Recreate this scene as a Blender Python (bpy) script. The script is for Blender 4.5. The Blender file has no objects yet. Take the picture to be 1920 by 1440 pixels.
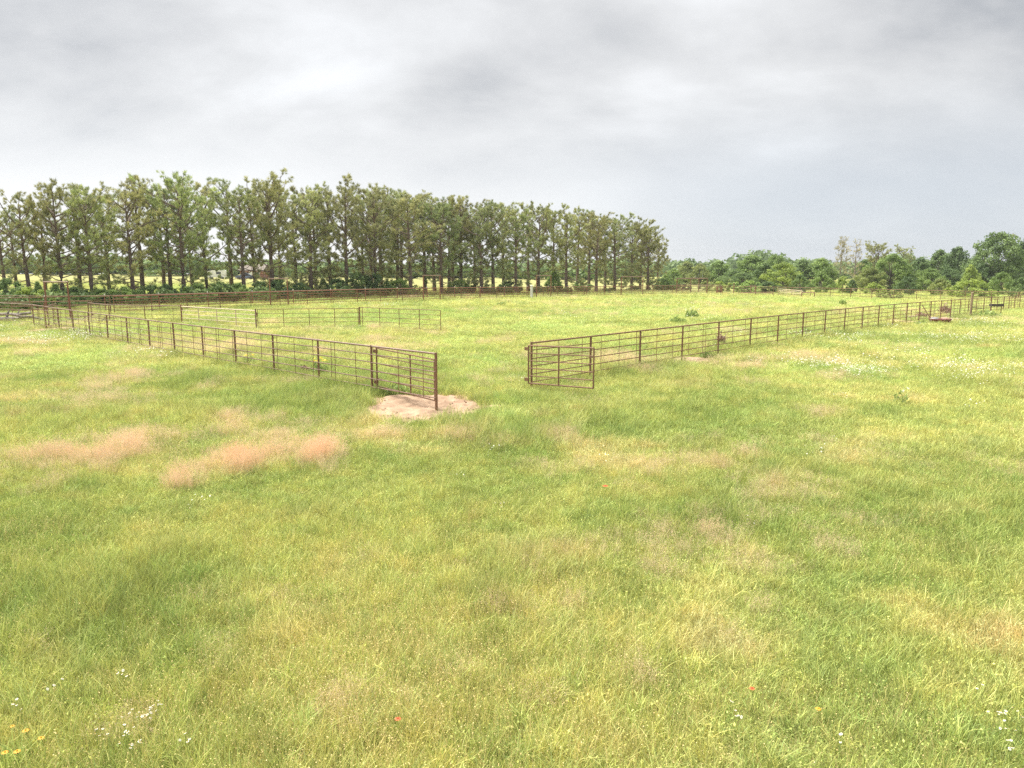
import bpy, math, random
import numpy as np
from mathutils import Vector, Matrix

R = math.radians
scene = bpy.context.scene
COL = scene.collection

# ------------------------------------------------------------------ camera
F_PX, HZ, CAM_H = 1342.0, 515.0, 3.7          # focal length in px of the 1920 px frame, horizon row, eye height
PITCH = math.atan((720 - HZ) / F_PX)
cam_d = bpy.data.cameras.new('camera')
cam_d.sensor_width = 36.0
cam_d.lens = F_PX / 1920 * 36.0
cam_d.clip_start = 0.1
cam_d.clip_end = 6000
cam = bpy.data.objects.new('camera', cam_d)
COL.objects.link(cam)
cam.location = (0, 0, CAM_H)
cam.rotation_euler = (math.pi / 2 - PITCH, 0, 0)
scene.camera = cam

# ------------------------------------------------------------------ light
SUN_EL, SUN_AZ = 62.0, -62.0                   # azimuth clockwise from +Y (straight ahead)
world = bpy.data.worlds.new('World')
scene.world = world
world.use_nodes = True
nt = world.node_tree
nt.nodes.clear()
N = nt.nodes.new
L = nt.links.new


def wmath(op, a, b=None, c=None, clamp=False):
    n = N('ShaderNodeMath'); n.operation = op; n.use_clamp = clamp
    for i, v in enumerate((a, b, c)):
        if v is None: continue
        if isinstance(v, (int, float)): n.inputs[i].default_value = v
        else: L(v, n.inputs[i])
    return n.outputs[0]


def wmix(fac, a, b):
    n = N('ShaderNodeMix'); n.data_type = 'RGBA'
    if isinstance(fac, (int, float)): n.inputs[0].default_value = fac
    else: L(fac, n.inputs[0])
    for i, v in ((6, a), (7, b)):
        if isinstance(v, tuple): n.inputs[i].default_value = (*v, 1)
        else: L(v, n.inputs[i])
    return n.outputs[2]


def build_sky():
    out = N('ShaderNodeOutputWorld')
    tc = N('ShaderNodeTexCoord')
    sep = N('ShaderNodeSeparateXYZ'); L(tc.outputs['Generated'], sep.inputs[0])
    up = wmath('MAXIMUM', sep.outputs[2], 0.0)
    den = wmath('ADD', up, 0.42)
    cx = wmath('DIVIDE', sep.outputs[0], den)
    cy = wmath('DIVIDE', sep.outputs[1], den)
    comb = N('ShaderNodeCombineXYZ'); L(cx, comb.inputs[0]); L(cy, comb.inputs[1])

    def noise(scale, detail, rough, dist, off, stretch=(1, 1, 1), rot=0.0):
        mp = N('ShaderNodeMapping'); L(comb.outputs[0], mp.inputs[0])
        mp.inputs['Location'].default_value = off
        mp.inputs['Scale'].default_value = stretch
        mp.inputs['Rotation'].default_value = (0, 0, rot)
        n = N('ShaderNodeTexNoise'); L(mp.outputs[0], n.inputs['Vector'])
        n.inputs['Scale'].default_value = scale; n.inputs['Detail'].default_value = detail
        n.inputs['Roughness'].default_value = rough; n.inputs['Distortion'].default_value = dist
        return n.outputs['Fac']
    big = noise(0.85, 6, 0.52, 0.15, (3.1, 1.7, 0), (1, 1.25, 1), R(28))
    mid = noise(2.6, 6, 0.55, 0.25, (7.3, 2.2, 0), (0.8, 1.3, 1), R(24))

    def lobe(v, power):
        d = N('ShaderNodeVectorMath'); d.operation = 'DOT_PRODUCT'
        L(tc.outputs['Generated'], d.inputs[0]); d.inputs[1].default_value = Vector(v).normalized()
        m = wmath('MAXIMUM', d.outputs['Value'], 0.0)
        return wmath('POWER', m, power)
    # cloud thickness: thin where the sun sits behind, thick to the right
    t = wmath('MULTIPLY_ADD', big, 2.5, -0.88)
    t = wmath('MULTIPLY_ADD', mid, 1.3, wmath('SUBTRACT', t, 0.34))
    t = wmath('MULTIPLY_ADD', lobe((0.20, 0.9, 0.33), 40), -0.42, t)
    t = wmath('MULTIPLY_ADD', lobe((0.78, 0.9, 0.34), 8), 0.33, t)
    t = wmath('MULTIPLY_ADD', lobe((-0.3, 0.93, 0.12), 16), -0.34, t)
    ramp = N('ShaderNodeValToRGB'); L(t, ramp.inputs[0])
    cr = ramp.color_ramp
    cr.interpolation = 'B_SPLINE'
    cr.elements[0].position = 0.14; cr.elements[0].color = (0.96, 0.97, 0.98, 1)
    cr.elements[1].position = 1.0; cr.elements[1].color = (0.36, 0.38, 0.405, 1)
    for p, c in ((0.40, (0.79, 0.792, 0.79)), (0.60, (0.69, 0.692, 0.692)), (0.80, (0.555, 0.562, 0.572))):
        e = cr.elements.new(min(p, 1)); e.color = (*c, 1)
    cloud = ramp.outputs[0]
    # low band of pale, slightly blue far cloud under the deck
    ssm = N('ShaderNodeMapRange'); ssm.interpolation_type = 'SMOOTHSTEP'
    L(sep.outputs[2], ssm.inputs[0])
    ssm.inputs[1].default_value = 0.07; ssm.inputs[2].default_value = 0.25
    ssm.inputs[3].default_value = 1.0; ssm.inputs[4].default_value = 0.0
    az = N('ShaderNodeMapRange'); az.interpolation_type = 'SMOOTHSTEP'
    L(sep.outputs[0], az.inputs[0])
    az.inputs[1].default_value = -0.15; az.inputs[2].default_value = 0.42
    low = wmix(az.outputs[0], (0.95, 0.955, 0.96), (0.60, 0.645, 0.70))
    lf = wmath('MULTIPLY', ssm.outputs[0], wmath('MULTIPLY_ADD', mid, 0.5, 0.6), clamp=True)
    cloud = wmix(lf, cloud, low)
    # an overcast sky brightens towards the zenith
    zen = wmath('MULTIPLY_ADD', wmath('MAXIMUM', wmath('SUBTRACT', up, 0.36), 0.0), 1.7, 1.0)
    sc = N('ShaderNodeVectorMath'); sc.operation = 'SCALE'
    L(cloud, sc.inputs[0]); L(zen, sc.inputs['Scale'])
    bg1 = N('ShaderNodeBackground'); L(sc.outputs[0], bg1.inputs[0]); bg1.inputs[1].default_value = CLOUD_STRENGTH
    sky = N('ShaderNodeTexSky'); sky.sky_type = 'NISHITA'; sky.sun_disc = False
    sky.sun_elevation = R(SUN_EL); sky.sun_rotation = R(SUN_AZ)
    bg2 = N('ShaderNodeBackground'); L(sky.outputs[0], bg2.inputs[0]); bg2.inputs[1].default_value = 0.05
    mx = N('ShaderNodeMixShader'); mx.inputs[0].default_value = 0.95
    L(bg2.outputs[0], mx.inputs[1]); L(bg1.outputs[0], mx.inputs[2])
    L(mx.outputs[0], out.inputs[0])


CLOUD_STRENGTH = 0.218
build_sky()
sun_d = bpy.data.lights.new('sun', 'SUN')
sun_d.energy = 2.0
sun_d.angle = R(45)
sun_d.color = (1.0, 0.96, 0.88)
sun = bpy.data.objects.new('sun', sun_d)
COL.objects.link(sun)
sv = Vector((math.sin(R(SUN_AZ)) * math.cos(R(SUN_EL)), math.cos(R(SUN_AZ)) * math.cos(R(SUN_EL)), math.sin(R(SUN_EL))))
sun.location = sv * 60
sun.rotation_euler = sv.to_track_quat('Z', 'Y').to_euler()

scene.view_settings.view_transform = 'Standard'
scene.view_settings.look = 'None'
scene.view_settings.gamma = 1
scene.view_settings.use_curve_mapping = False
scene.view_settings.exposure = 2.3
scene.render.engine = 'CYCLES'
cy = scene.cycles
cy.max_bounces = 6; cy.diffuse_bounces = 3; cy.glossy_bounces = 2; cy.transmission_bounces = 3
cy.transparent_max_bounces = 4; cy.volume_bounces = 0
cy.caustics_reflective = False; cy.caustics_refractive = False
cy.use_denoising = False

# ------------------------------------------------------------------ numeric helpers
rng = np.random.default_rng(7)


def _hash(ix, iy, seed):
    h = (ix.astype(np.int64) * 374761393 + iy.astype(np.int64) * 668265263 + seed * 1442695041) & 0xFFFFFFFF
    h = ((h ^ (h >> 13)) * 1274126177) & 0xFFFFFFFF
    return ((h ^ (h >> 16)) & 0xFFFF) / 65535.0


def vnoise(x, y, scale, seed, octaves=3):
    """smooth value noise, 0..1; scale is the size of one cell in metres"""
    x = np.asarray(x, float) / scale; y = np.asarray(y, float) / scale
    tot = np.zeros(np.broadcast(x, y).shape); amp = 1.0; s = 0.0
    for o in range(octaves):
        fx, fy = np.floor(x), np.floor(y)
        u, v = x - fx, y - fy
        u = u * u * (3 - 2 * u); v = v * v * (3 - 2 * v)
        a = _hash(fx, fy, seed + o); b = _hash(fx + 1, fy, seed + o)
        c = _hash(fx, fy + 1, seed + o); d = _hash(fx + 1, fy + 1, seed + o)
        tot += amp * ((a * (1 - u) + b * u) * (1 - v) + (c * (1 - u) + d * u) * v)
        s += amp; amp *= 0.5; x = x * 2.03 + 17.3; y = y * 2.03 + 5.1
    return tot / s


def sstep(a, b, x):
    t = np.clip((x - a) / (b - a), 0, 1)
    return t * t * (3 - 2 * t)


# terrain heights measured along the fences, the pens and the tree row
TP = np.array([
    (0, 0, 0), (-8, 6, 0), (8, 6, 0), (0, 12, 0), (-12, 16, 0), (12, 16, 0.02), (-2, 19.6, .04), (-8.7, 26, 0), (-15, 32, -.02),
    (-22, 38.7, 0), (-28.6, 45, .06), (.6, 22.5, .08), (7, 29, .17), (13.4, 35.7, .23), (17.7, 40, .3), (24, 46.7, .28),
    (36.8, 59.8, .18), (57, 81, -.12), (70, 95, -.25), (-34.3, 62, .12), (-26.7, 69.7, .31), (-13.5, 83.3, .55), (3, 100, .5),
    (18, 115, .3), (32.7, 130.7, .09), (46.7, 116, 0), (-24.6, 53, .04), (-17, 47.6, .04), (-10, 49, .06), (-4.5, 45, .1),
    (5, 60, .25), (20, 80, .3), (30, 100, .15), (-52, 78, 1.15), (-38, 84, .95), (-20, 100, .8), (0, 118, .6), (30, 149, .35),
    (-70, 110, 1.7), (-40, 130, 1.8), (0, 160, 1.3), (-110, 170, 2.4), (-60, 190, 2.6), (0, 230, 2.3), (60, 180, .4), (110, 140, -.2),
    (90, 220, .6), (160, 180, 0), (-20, 20, 0), (-35, 35, 0), (25, 25, 0), (40, 40, .1), (60, 60, -.1), (80, 70, -.3), (-45, 48, .2),
    (-60, 60, .6), (-160, 300, 4.0), (0, 330, 3.0), (150, 330, 1.5), (0, -20, 0), (-150, 60, .8), (150, 60, -.3)], float)
TS = 6.0 + 0.13 * np.hypot(TP[:, 0], TP[:, 1])


def gz0(x, y):
    x = np.asarray(x, float); y = np.asarray(y, float)
    num = np.zeros(np.broadcast(x, y).shape); den = np.full(num.shape, 1e-4)
    for (px, py, pz), s in zip(TP, TS):
        w = np.exp(-((x - px) ** 2 + (y - py) ** 2) / (2 * s * s))
        num += w * pz; den += w
    return num / den


DIP = (-2.34, 19.2, 1.95, 1.9)


def gz(x, y):
    """ground height: the smooth terrain less the hollow worn out at the end post"""
    d = np.sqrt(((np.asarray(x, float) - DIP[0]) / DIP[2]) ** 2 + ((np.asarray(y, float) - DIP[1]) / DIP[3]) ** 2)
    return gz0(x, y) - 0.15 * (1 - sstep(.55, 1.12, d))


def ray(px, py):
    rx, ry = (px - 960) / F_PX, (720 - py) / F_PX
    return (rx, math.cos(PITCH) + ry * math.sin(PITCH), -math.sin(PITCH) + ry * math.cos(PITCH))


def at(px, py, Y):
    d = ray(px, py); t = Y / d[1]
    return Vector((d[0] * t, Y, CAM_H + d[2] * t))


def gp(px, py):
    """ground point seen at a measured direction"""
    d = ray(px, py); z = 0.0
    for _ in range(12):
        t = (z - CAM_H) / d[2]
        z = 0.5 * z + 0.5 * float(gz(d[0] * t, d[1] * t))
    t = (z - CAM_H) / d[2]
    return Vector((d[0] * t, d[1] * t, z))


def on(x, y, dz=0.0):
    return Vector((x, y, float(gz(x, y)) + dz))


def col_at(px, Y):
    """x of a bearing at forward distance Y (bearings measured near the horizon)"""
    d = ray(px, 540); return d[0] * Y / d[1]


# ------------------------------------------------------------------ object helpers
def tag(o, label=None, cat=None, group=None, kind=None):
    if label: o['label'] = label
    if cat: o['category'] = cat
    if group: o['group'] = group
    if kind: o['kind'] = kind
    return o


def empty(name, loc, label=None, cat=None, group=None):
    o = bpy.data.objects.new(name, None)
    o.empty_display_size = 0.3
    COL.objects.link(o)
    o.location = loc
    return tag(o, label, cat, group)


def mesh_np(name, V, faces, mat, attrs=None, smooth=False):
    me = bpy.data.meshes.new(name)
    me.from_pydata(V.tolist() if isinstance(V, np.ndarray) else V, [], faces.tolist() if isinstance(faces, np.ndarray) else faces)
    if mat: me.materials.append(mat)
    if attrs:
        for k, a in attrs.items():
            a = np.asarray(a, float)
            if a.ndim == 1:
                at_ = me.attributes.new(k, 'FLOAT', 'POINT'); at_.data.foreach_set('value', a.ravel())
            else:
                at_ = me.attributes.new(k, 'FLOAT_VECTOR', 'POINT'); at_.data.foreach_set('vector', a.ravel())
    if smooth: me.shade_smooth()
    me.update()
    return me


def link(name, me, parent=None, loc=(0, 0, 0), rot=(0, 0, 0), scl=(1, 1, 1)):
    o = bpy.data.objects.new(name, me)
    COL.objects.link(o)
    o.location = loc; o.rotation_euler = rot; o.scale = scl
    if parent: o.parent = parent
    return o


class MB:
    """collects rings, boxes and triangles for one mesh"""
    def __init__(s): s.v = []; s.f = []

    def tube(s, pts, rad, n=7, cap=True):
        b = len(s.v); pts = [Vector(p) for p in pts]
        for i, p in enumerate(pts):
            d = (pts[min(i + 1, len(pts) - 1)] - pts[max(i - 1, 0)]).normalized()
            q = d.to_track_quat('Z', 'Y')
            r = rad[i] if isinstance(rad, (list, tuple)) else rad
            for k in range(n):
                a = 2 * math.pi * k / n
                s.v.append(tuple(p + q @ Vector((math.cos(a) * r, math.sin(a) * r, 0))))
        for i in range(len(pts) - 1):
            for k in range(n):
                s.f.append((b + i * n + k, b + i * n + (k + 1) % n, b + (i + 1) * n + (k + 1) % n, b + (i + 1) * n + k))
        if cap:
            s.f.append(tuple(b + k for k in reversed(range(n))))
            s.f.append(tuple(b + (len(pts) - 1) * n + k for k in range(n)))
        return s

    def box(s, c, d, rz=0.0):
        b = len(s.v); m = Matrix.Rotation(rz, 3, 'Z')
        for z in (-1, 1):
            for x, y in ((-1, -1), (1, -1), (1, 1), (-1, 1)):
                s.v.append(tuple(Vector(c) + m @ Vector((x * d[0] / 2, y * d[1] / 2, z * d[2] / 2))))
        s.f += [tuple(b + i for i in q) for q in ((3, 2, 1, 0), (4, 5, 6, 7), (0, 1, 5, 4), (1, 2, 6, 5), (2, 3, 7, 6), (3, 0, 4, 7))]
        return s

    def face(s, pts):
        b = len(s.v); s.v += [tuple(p) for p in pts]; s.f.append(tuple(range(b, b + len(pts)))); return s

    def lathe(s, prof, n=24, c=(0, 0, 0), ex=1.0):
        b = len(s.v)
        for r, z in prof:
            for k in range(n):
                a = 2 * math.pi * k / n
                s.v.append((c[0] + math.cos(a) * r * ex, c[1] + math.sin(a) * r, c[2] + z))
        for i in range(len(prof) - 1):
            for k in range(n):
                s.f.append((b + i * n + k, b + i * n + (k + 1) % n, b + (i + 1) * n + (k + 1) % n, b + (i + 1) * n + k))
        return s

    def mesh(s, name, mat, smooth=False):
        return mesh_np(name, s.v, s.f, mat, smooth=smooth)

    def build(s, name, mat, parent=None, loc=(0, 0, 0), smooth=False):
        return link(name, s.mesh(name, mat, smooth), parent, loc)


# ------------------------------------------------------------------ materials
def new_mat(name):
    m = bpy.data.materials.new(name); m.use_nodes = True
    t = m.node_tree; t.nodes.clear()
    o = t.nodes.new('ShaderNodeOutputMaterial')
    return m, t, o


def nmath(t, op, a, b=None, clamp=False):
    n = t.nodes.new('ShaderNodeMath'); n.operation = op; n.use_clamp = clamp
    for i, v in enumerate((a, b)):
        if v is None: continue
        if isinstance(v, (int, float)): n.inputs[i].default_value = v
        else: t.links.new(v, n.inputs[i])
    return n.outputs[0]


def nmix(t, fac, a, b, mode='MIX'):
    n = t.nodes.new('ShaderNodeMix'); n.data_type = 'RGBA'; n.blend_type = mode
    if isinstance(fac, (int, float)): n.inputs[0].default_value = fac
    else: t.links.new(fac, n.inputs[0])
    for i, v in ((6, a), (7, b)):
        if isinstance(v, tuple): n.inputs[i].default_value = (*v[:3], 1)
        else: t.links.new(v, n.inputs[i])
    return n.outputs[2]


def nnoise(t, scale, detail=3, rough=0.55, coord='Object', stretch=(1, 1, 1)):
    tc = t.nodes.new('ShaderNodeTexCoord'); mp = t.nodes.new('ShaderNodeMapping')
    mp.inputs['Scale'].default_value = stretch
    t.links.new(tc.outputs[coord], mp.inputs[0])
    n = t.nodes.new('ShaderNodeTexNoise'); t.links.new(mp.outputs[0], n.inputs['Vector'])
    n.inputs['Scale'].default_value = scale; n.inputs['Detail'].default_value = detail; n.inputs['Roughness'].default_value = rough
    return n.outputs['Fac']


def nattr(t, name, kind='GEOMETRY'):
    n = t.nodes.new('ShaderNodeAttribute'); n.attribute_type = kind; n.attribute_name = name
    return n


def leafy(name, transl=0.35, source='instancer', base=(0.1, 0.13, 0.05), vary=0.35, root=(0.36, 0.29, 0.15), rootmix=0.0, rough=0.6):
    """leaf or blade: diffuse with light coming through; colour from the plant's own tint"""
    m, t, o = new_mat(name)
    if source == 'instancer':
        c = nattr(t, 'tint', 'INSTANCER').outputs['Color']
    elif source == 'object':
        oi = t.nodes.new('ShaderNodeObjectInfo'); c = nmix(t, 1.0, oi.outputs['Color'], base, 'MULTIPLY')
    else:
        v = t.nodes.new('ShaderNodeRGB'); v.outputs[0].default_value = (*base, 1); c = v.outputs[0]
    rn = nattr(t, 'rnd').outputs['Fac']
    val = nmath(t, 'ADD', nmath(t, 'MULTIPLY', rn, 2 * vary), 1 - vary)
    hs = t.nodes.new('ShaderNodeHueSaturation')
    t.links.new(c, hs.inputs['Color']); t.links.new(val, hs.inputs['Value'])
    t.links.new(nmath(t, 'ADD', nmath(t, 'MULTIPLY', rn, -0.035), 0.5175), hs.inputs['Hue'])
    c = hs.outputs[0]
    if rootmix:
        h = nattr(t, 'h').outputs['Fac']
        f = nmath(t, 'MULTIPLY', nmath(t, 'SUBTRACT', 1.0, h, True), rootmix, True)
        c = nmix(t, f, c, root)
    d = t.nodes.new('ShaderNodeBsdfDiffuse'); t.links.new(c, d.inputs[0])
    tr = t.nodes.new('ShaderNodeBsdfTranslucent'); t.links.new(c, tr.inputs[0])
    ms = t.nodes.new('ShaderNodeMixShader'); ms.inputs[0].default_value = transl
    t.links.new(d.outputs[0], ms.inputs[1]); t.links.new(tr.outputs[0], ms.inputs[2])
    gl = t.nodes.new('ShaderNodeBsdfGlossy'); gl.inputs['Roughness'].default_value = rough
    m2 = t.nodes.new('ShaderNodeMixShader'); m2.inputs[0].default_value = 0.03
    t.links.new(ms.outputs[0], m2.inputs[1]); t.links.new(gl.outputs[0], m2.inputs[2])
    t.links.new(m2.outputs[0], o.inputs[0])
    return m


def solid(name, a, b=None, scale=6.0, rough=0.7, metal=0.0, bump=0.0, stretch=(1, 1, 1), coord='Object', detail=4, lo=0.35, hi=0.65, spec=0.4):
    m, t, o = new_mat(name)
    p = t.nodes.new('ShaderNodeBsdfPrincipled')
    p.inputs['Roughness'].default_value = rough; p.inputs['Metallic'].default_value = metal
    p.inputs['Specular IOR Level'].default_value = spec
    n = nnoise(t, scale, detail, 0.6, coord, stretch)
    mr = t.nodes.new('ShaderNodeMapRange'); t.links.new(n, mr.inputs[0])
    mr.inputs[1].default_value = lo; mr.inputs[2].default_value = hi
    t.links.new(nmix(t, mr.outputs[0], a, b or tuple(x * 0.6 for x in a)), p.inputs['Base Color'])
    if bump:
        bp = t.nodes.new('ShaderNodeBump'); bp.inputs['Strength'].default_value = bump; bp.inputs['Distance'].default_value = 0.03
        t.links.new(n, bp.inputs['Height']); t.links.new(bp.outputs[0], p.inputs['Normal'])
    t.links.new(p.outputs[0], o.inputs[0])
    return m


M = {}
M['rust'] = solid('rusted_pipe', (0.275, 0.155, 0.088), (0.145, 0.080, 0.048), 3.0, 0.62, 0.0, coord='Generated', stretch=(1, 1, 9))
M['rust_pale'] = solid('weathered_pipe', (0.29, 0.195, 0.145), (0.15, 0.088, 0.064), 3.0, 0.55, coord='Generated', stretch=(1, 1, 9))
M['rust_red'] = solid('red_rust', (0.30, 0.125, 0.078), (0.16, 0.072, 0.048), 4.0, 0.7, coord='Generated', stretch=(1, 1, 7))
M['cream_pipe'] = solid('cream_painted_pipe', (0.72, 0.62, 0.47), (0.46, 0.34, 0.23), 4.0, 0.5, coord='Generated', stretch=(1, 1, 9))
M['wood_post'] = solid('weathered_post_wood', (0.36, 0.27, 0.17), (0.22, 0.16, 0.10), 5.0, 0.85, coord='Generated', stretch=(8, 8, 1), bump=0.3)
M['white_post'] = solid('white_painted_post', (0.74, 0.73, 0.70), (0.5, 0.49, 0.46), 5.0, 0.7, coord='Generated', stretch=(4, 4, 1))
M['concrete'] = solid('concrete', (0.36, 0.29, 0.23), (0.26, 0.20, 0.16), 9.0, 0.9, bump=0.4)
M['sand'] = solid('sandy_soil', (0.42, 0.30, 0.205), (0.24, 0.16, 0.108), 2.4, 0.95, bump=0.9, detail=6, spec=0.1)
M['bark'] = solid('pine_bark', (0.25, 0.19, 0.155), (0.11, 0.082, 0.068), 5.0, 0.9, bump=0.6, stretch=(3, 3, 0.6), detail=5, spec=0.1)
M['bark_grey'] = solid('grey_bark', (0.22, 0.19, 0.165), (0.12, 0.10, 0.085), 5.0, 0.9, bump=0.5, stretch=(3, 3, 0.6), spec=0.1)
M['deadwood'] = solid('bleached_dead_wood', (0.36, 0.32, 0.28), (0.20, 0.17, 0.15), 5.0, 0.9, bump=0.4, stretch=(1, 1, 1), spec=0.1)
M['pole'] = solid('utility_pole_wood', (0.26, 0.17, 0.13), (0.16, 0.11, 0.08), 4.0, 0.85, stretch=(4, 4, 0.5))
M['red_paint'] = solid('faded_red_paint', (0.20, 0.042, 0.034), (0.10, 0.03, 0.026), 5.0, 0.5)
M['grey_lid'] = solid('grey_lid', (0.34, 0.33, 0.32), (0.2, 0.19, 0.18), 5.0, 0.5)
M['dark_metal'] = solid('dark_box_metal', (0.09, 0.075, 0.065), (0.05, 0.04, 0.035), 5.0, 0.6)
M['roof'] = solid('tan_roof', (0.21, 0.18, 0.145), (0.16, 0.135, 0.11), 1.0, 0.9, stretch=(1, 6, 1))
M['brick'] = solid('red_brick', (0.33, 0.16, 0.11), (0.26, 0.12, 0.085), 3.0, 0.9)
M['white'] = solid('white_paint', (0.78, 0.78, 0.77), (0.70, 0.70, 0.69), 2.0, 0.4)
M['blue_paint'] = solid('blue_car_paint', (0.16, 0.20, 0.36), (0.14, 0.18, 0.32), 2.0, 0.3)
M['tyre'] = solid('black_rubber', (0.02, 0.02, 0.02), (0.03, 0.03, 0.03), 4.0, 0.8)
M['window'] = solid('window_glass', (0.03, 0.035, 0.04), (0.05, 0.055, 0.06), 2.0, 0.1)
M['grass'] = leafy('grass_blade', 0.26, 'instancer', vary=0.45, rootmix=0.25)
M['seed'] = leafy('grass_seed_head', 0.35, 'instancer', vary=0.25)
M['needle'] = leafy('pine_needles', 0.25, 'object', base=(0.365, 0.400, 0.175), vary=0.52)
M['leaf'] = leafy('broad_leaves', 0.35, 'object', base=(0.185, 0.245, 0.085), vary=0.45)
M['petal_white'] = leafy('white_petal', 0.25, 'plain', base=(0.80, 0.79, 0.74), vary=0.06)
M['petal_orange'] = leafy('orange_petal', 0.25, 'plain', base=(0.80, 0.36, 0.04), vary=0.1)
M['petal_red'] = leafy('red_orange_bract', 0.25, 'plain', base=(0.66, 0.13, 0.05), vary=0.1)
M['petal_yellow'] = leafy('yellow_petal', 0.25, 'plain', base=(0.78, 0.55, 0.05), vary=0.1)
M['flower_eye'] = leafy('flower_centre', 0.1, 'plain', base=(0.62, 0.42, 0.05), vary=0.1)
M['stem'] = leafy('flower_stem', 0.35, 'plain', base=(0.34, 0.44, 0.13), vary=0.2)
M['weed_leaf'] = leafy('weed_leaf', 0.3, 'plain', base=(0.30, 0.39, 0.12), vary=0.45)
M['dead_weed'] = leafy('dead_weed', 0.15, 'plain', base=(0.36, 0.25, 0.18), vary=0.3)


def ground_material():
    m, t, o = new_mat('pasture_soil_and_sward')
    c = nattr(t, 'tint').outputs['Color']
    n1 = nnoise(t, 2.6, 6, 0.7); n2 = nnoise(t, 0.5, 4, 0.6)
    v = nmath(t, 'ADD', nmath(t, 'MULTIPLY', n1, 0.9), 0.55)
    hs = t.nodes.new('ShaderNodeHueSaturation'); t.links.new(c, hs.inputs['Color']); t.links.new(v, hs.inputs['Value'])
    c2 = nmix(t, nmath(t, 'MULTIPLY', n2, 0.35), hs.outputs[0], (0.30, 0.23, 0.12))
    p = t.nodes.new('ShaderNodeBsdfDiffuse'); t.links.new(c2, p.inputs[0])
    bp = t.nodes.new('ShaderNodeBump'); bp.inputs['Strength'].default_value = 0.7; bp.inputs['Distance'].default_value = 0.15
    t.links.new(n1, bp.inputs['Height']); t.links.new(bp.outputs[0], p.inputs['Normal'])
    t.links.new(p.outputs[0], o.inputs[0])
    return m


M['ground'] = ground_material()

# ------------------------------------------------------------------ what grows where
# patches measured from the photograph: (px, py, half width, half height in px, strength)
PINK = [(605, 866, 66, 26, 1.0), (545, 852, 40, 20, .8), (440, 878, 68, 26, .95), (345, 910, 36, 16, .9), (235, 856, 110, 28, .75), (120, 868, 90, 24, .65), (50, 866, 50, 16, .45),
        (250, 830, 40, 16, .5), (425, 818, 24, 15, .85), (440, 790, 44, 14, .45), (142, 776, 28, 10, .6), (222, 714, 50, 12, .45),
        (320, 704, 40, 12, .3), (390, 730, 40, 14, .3), (100, 918, 40, 18, .35), (310, 835, 40, 16, .4), (520, 830, 60, 14, .45),
        (700, 822, 60, 12, .4), (870, 830, 60, 16, .5), (930, 842, 36, 12, .35), (750, 850, 24, 8, .3), (1060, 830, 28, 16, .4),
        (1040, 885, 70, 14, .35), (1330, 878, 34, 14, .45), (1400, 858, 44, 12, .45), (1445, 840, 34, 12, .35), (1560, 862, 50, 16, .3),
        (1325, 1012, 48, 24, .5), (1700, 870, 60, 16, .25), (1835, 842, 26, 12, .4), (1440, 1086, 60, 14, .35), (980, 1085, 50, 26, .4),
        (945, 1157, 44, 14, .35), (1062, 1138, 36, 20, .35), (1410, 1225, 70, 26, .4), (1545, 782, 50, 10, .3), (1430, 722, 50, 10, .25),
        (215, 1385, 60, 26, .35), (80, 1235, 70, 30, .25), (830, 1270, 60, 30, .25), (1000, 1330, 60, 26, .2), (1200, 1290, 60, 26, .25),
        (690, 1340, 120, 40, .2), (1440, 1170, 50, 20, .3), (905, 722, 16, 9, .4), (870, 690, 14, 7, .3), (395, 1120, 60, 30, .15),
        (700, 1060, 60, 20, .2), (1640, 1000, 60, 20, .2), (1560, 1040, 60, 20, .2), (540, 720, 60, 10, .25), (1083, 722, 16, 5, .45)]
DARK = [(1440, 888, 75, 26, .9), (1300, 838, 60, 24, .7), (1175, 818, 60, 22, .7), (1190, 760, 40, 10, .7), (30, 1000, 70, 28, .7),
        (560, 972, 120, 24, .55), (300, 965, 90, 24, .6), (860, 960, 120, 14, .4), (1150, 975, 80, 12, .4), (1700, 850, 70, 20, .5),
        (1880, 850, 60, 30, .6), (1580, 700, 80, 8, .3), (700, 1380, 60, 30, .5), (40, 1420, 60, 20, .6), (1730, 985, 60, 30, .5),
        (1860, 1060, 80, 60, .5), (150, 920, 90, 16, .4), (660, 775, 40, 10, .6), (1100, 1200, 60, 14, .35), (330, 1180, 80, 30, .4),
        (120, 1330, 80, 30, .4), (800, 1255, 70, 16, .4), (1330, 900, 40, 10, .5), (880, 760, 40, 10, .6), (720, 742, 60, 7, .7)]
LUSH = [(130, 672, 180, 30, .8), (1560, 700, 240, 26, .7), (1780, 660, 160, 30, .6), (1040, 612, 180, 20, .9), (1200, 588, 200, 16, .8),
        (900, 690, 80, 40, .6), (950, 770, 80, 30, .6), (1130, 640, 60, 30, .6), (430, 760, 70, 18, .5), (860, 640, 90, 30, .6), (1330, 620, 120, 16, .7)]
SOILS = [(797, 772, 132, 29), (1300, 677, 42, 8), (1464, 648, 18, 5), (1702, 604, 24, 5), (100, 619, 36, 6), (125, 629, 12, 3),
         (1752, 597, 46, 5), (1588, 622, 22, 4)]


def to_world(lst):
    r = []
    for p in lst:
        c = gp(p[0], p[1]); rx = p[2] * c.y / 1357; n = gp(p[0], p[1] - p[3]); q = gp(p[0], p[1] + p[3])
        r.append((c.x, c.y, rx, max(0.15, (n.y - q.y) / 2), p[4] if len(p) > 4 else 1))
    return r


W_PINK, W_DARK, W_LUSH, W_SOIL = to_world(PINK), to_world(DARK), to_world(LUSH), to_world(SOILS)


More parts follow.
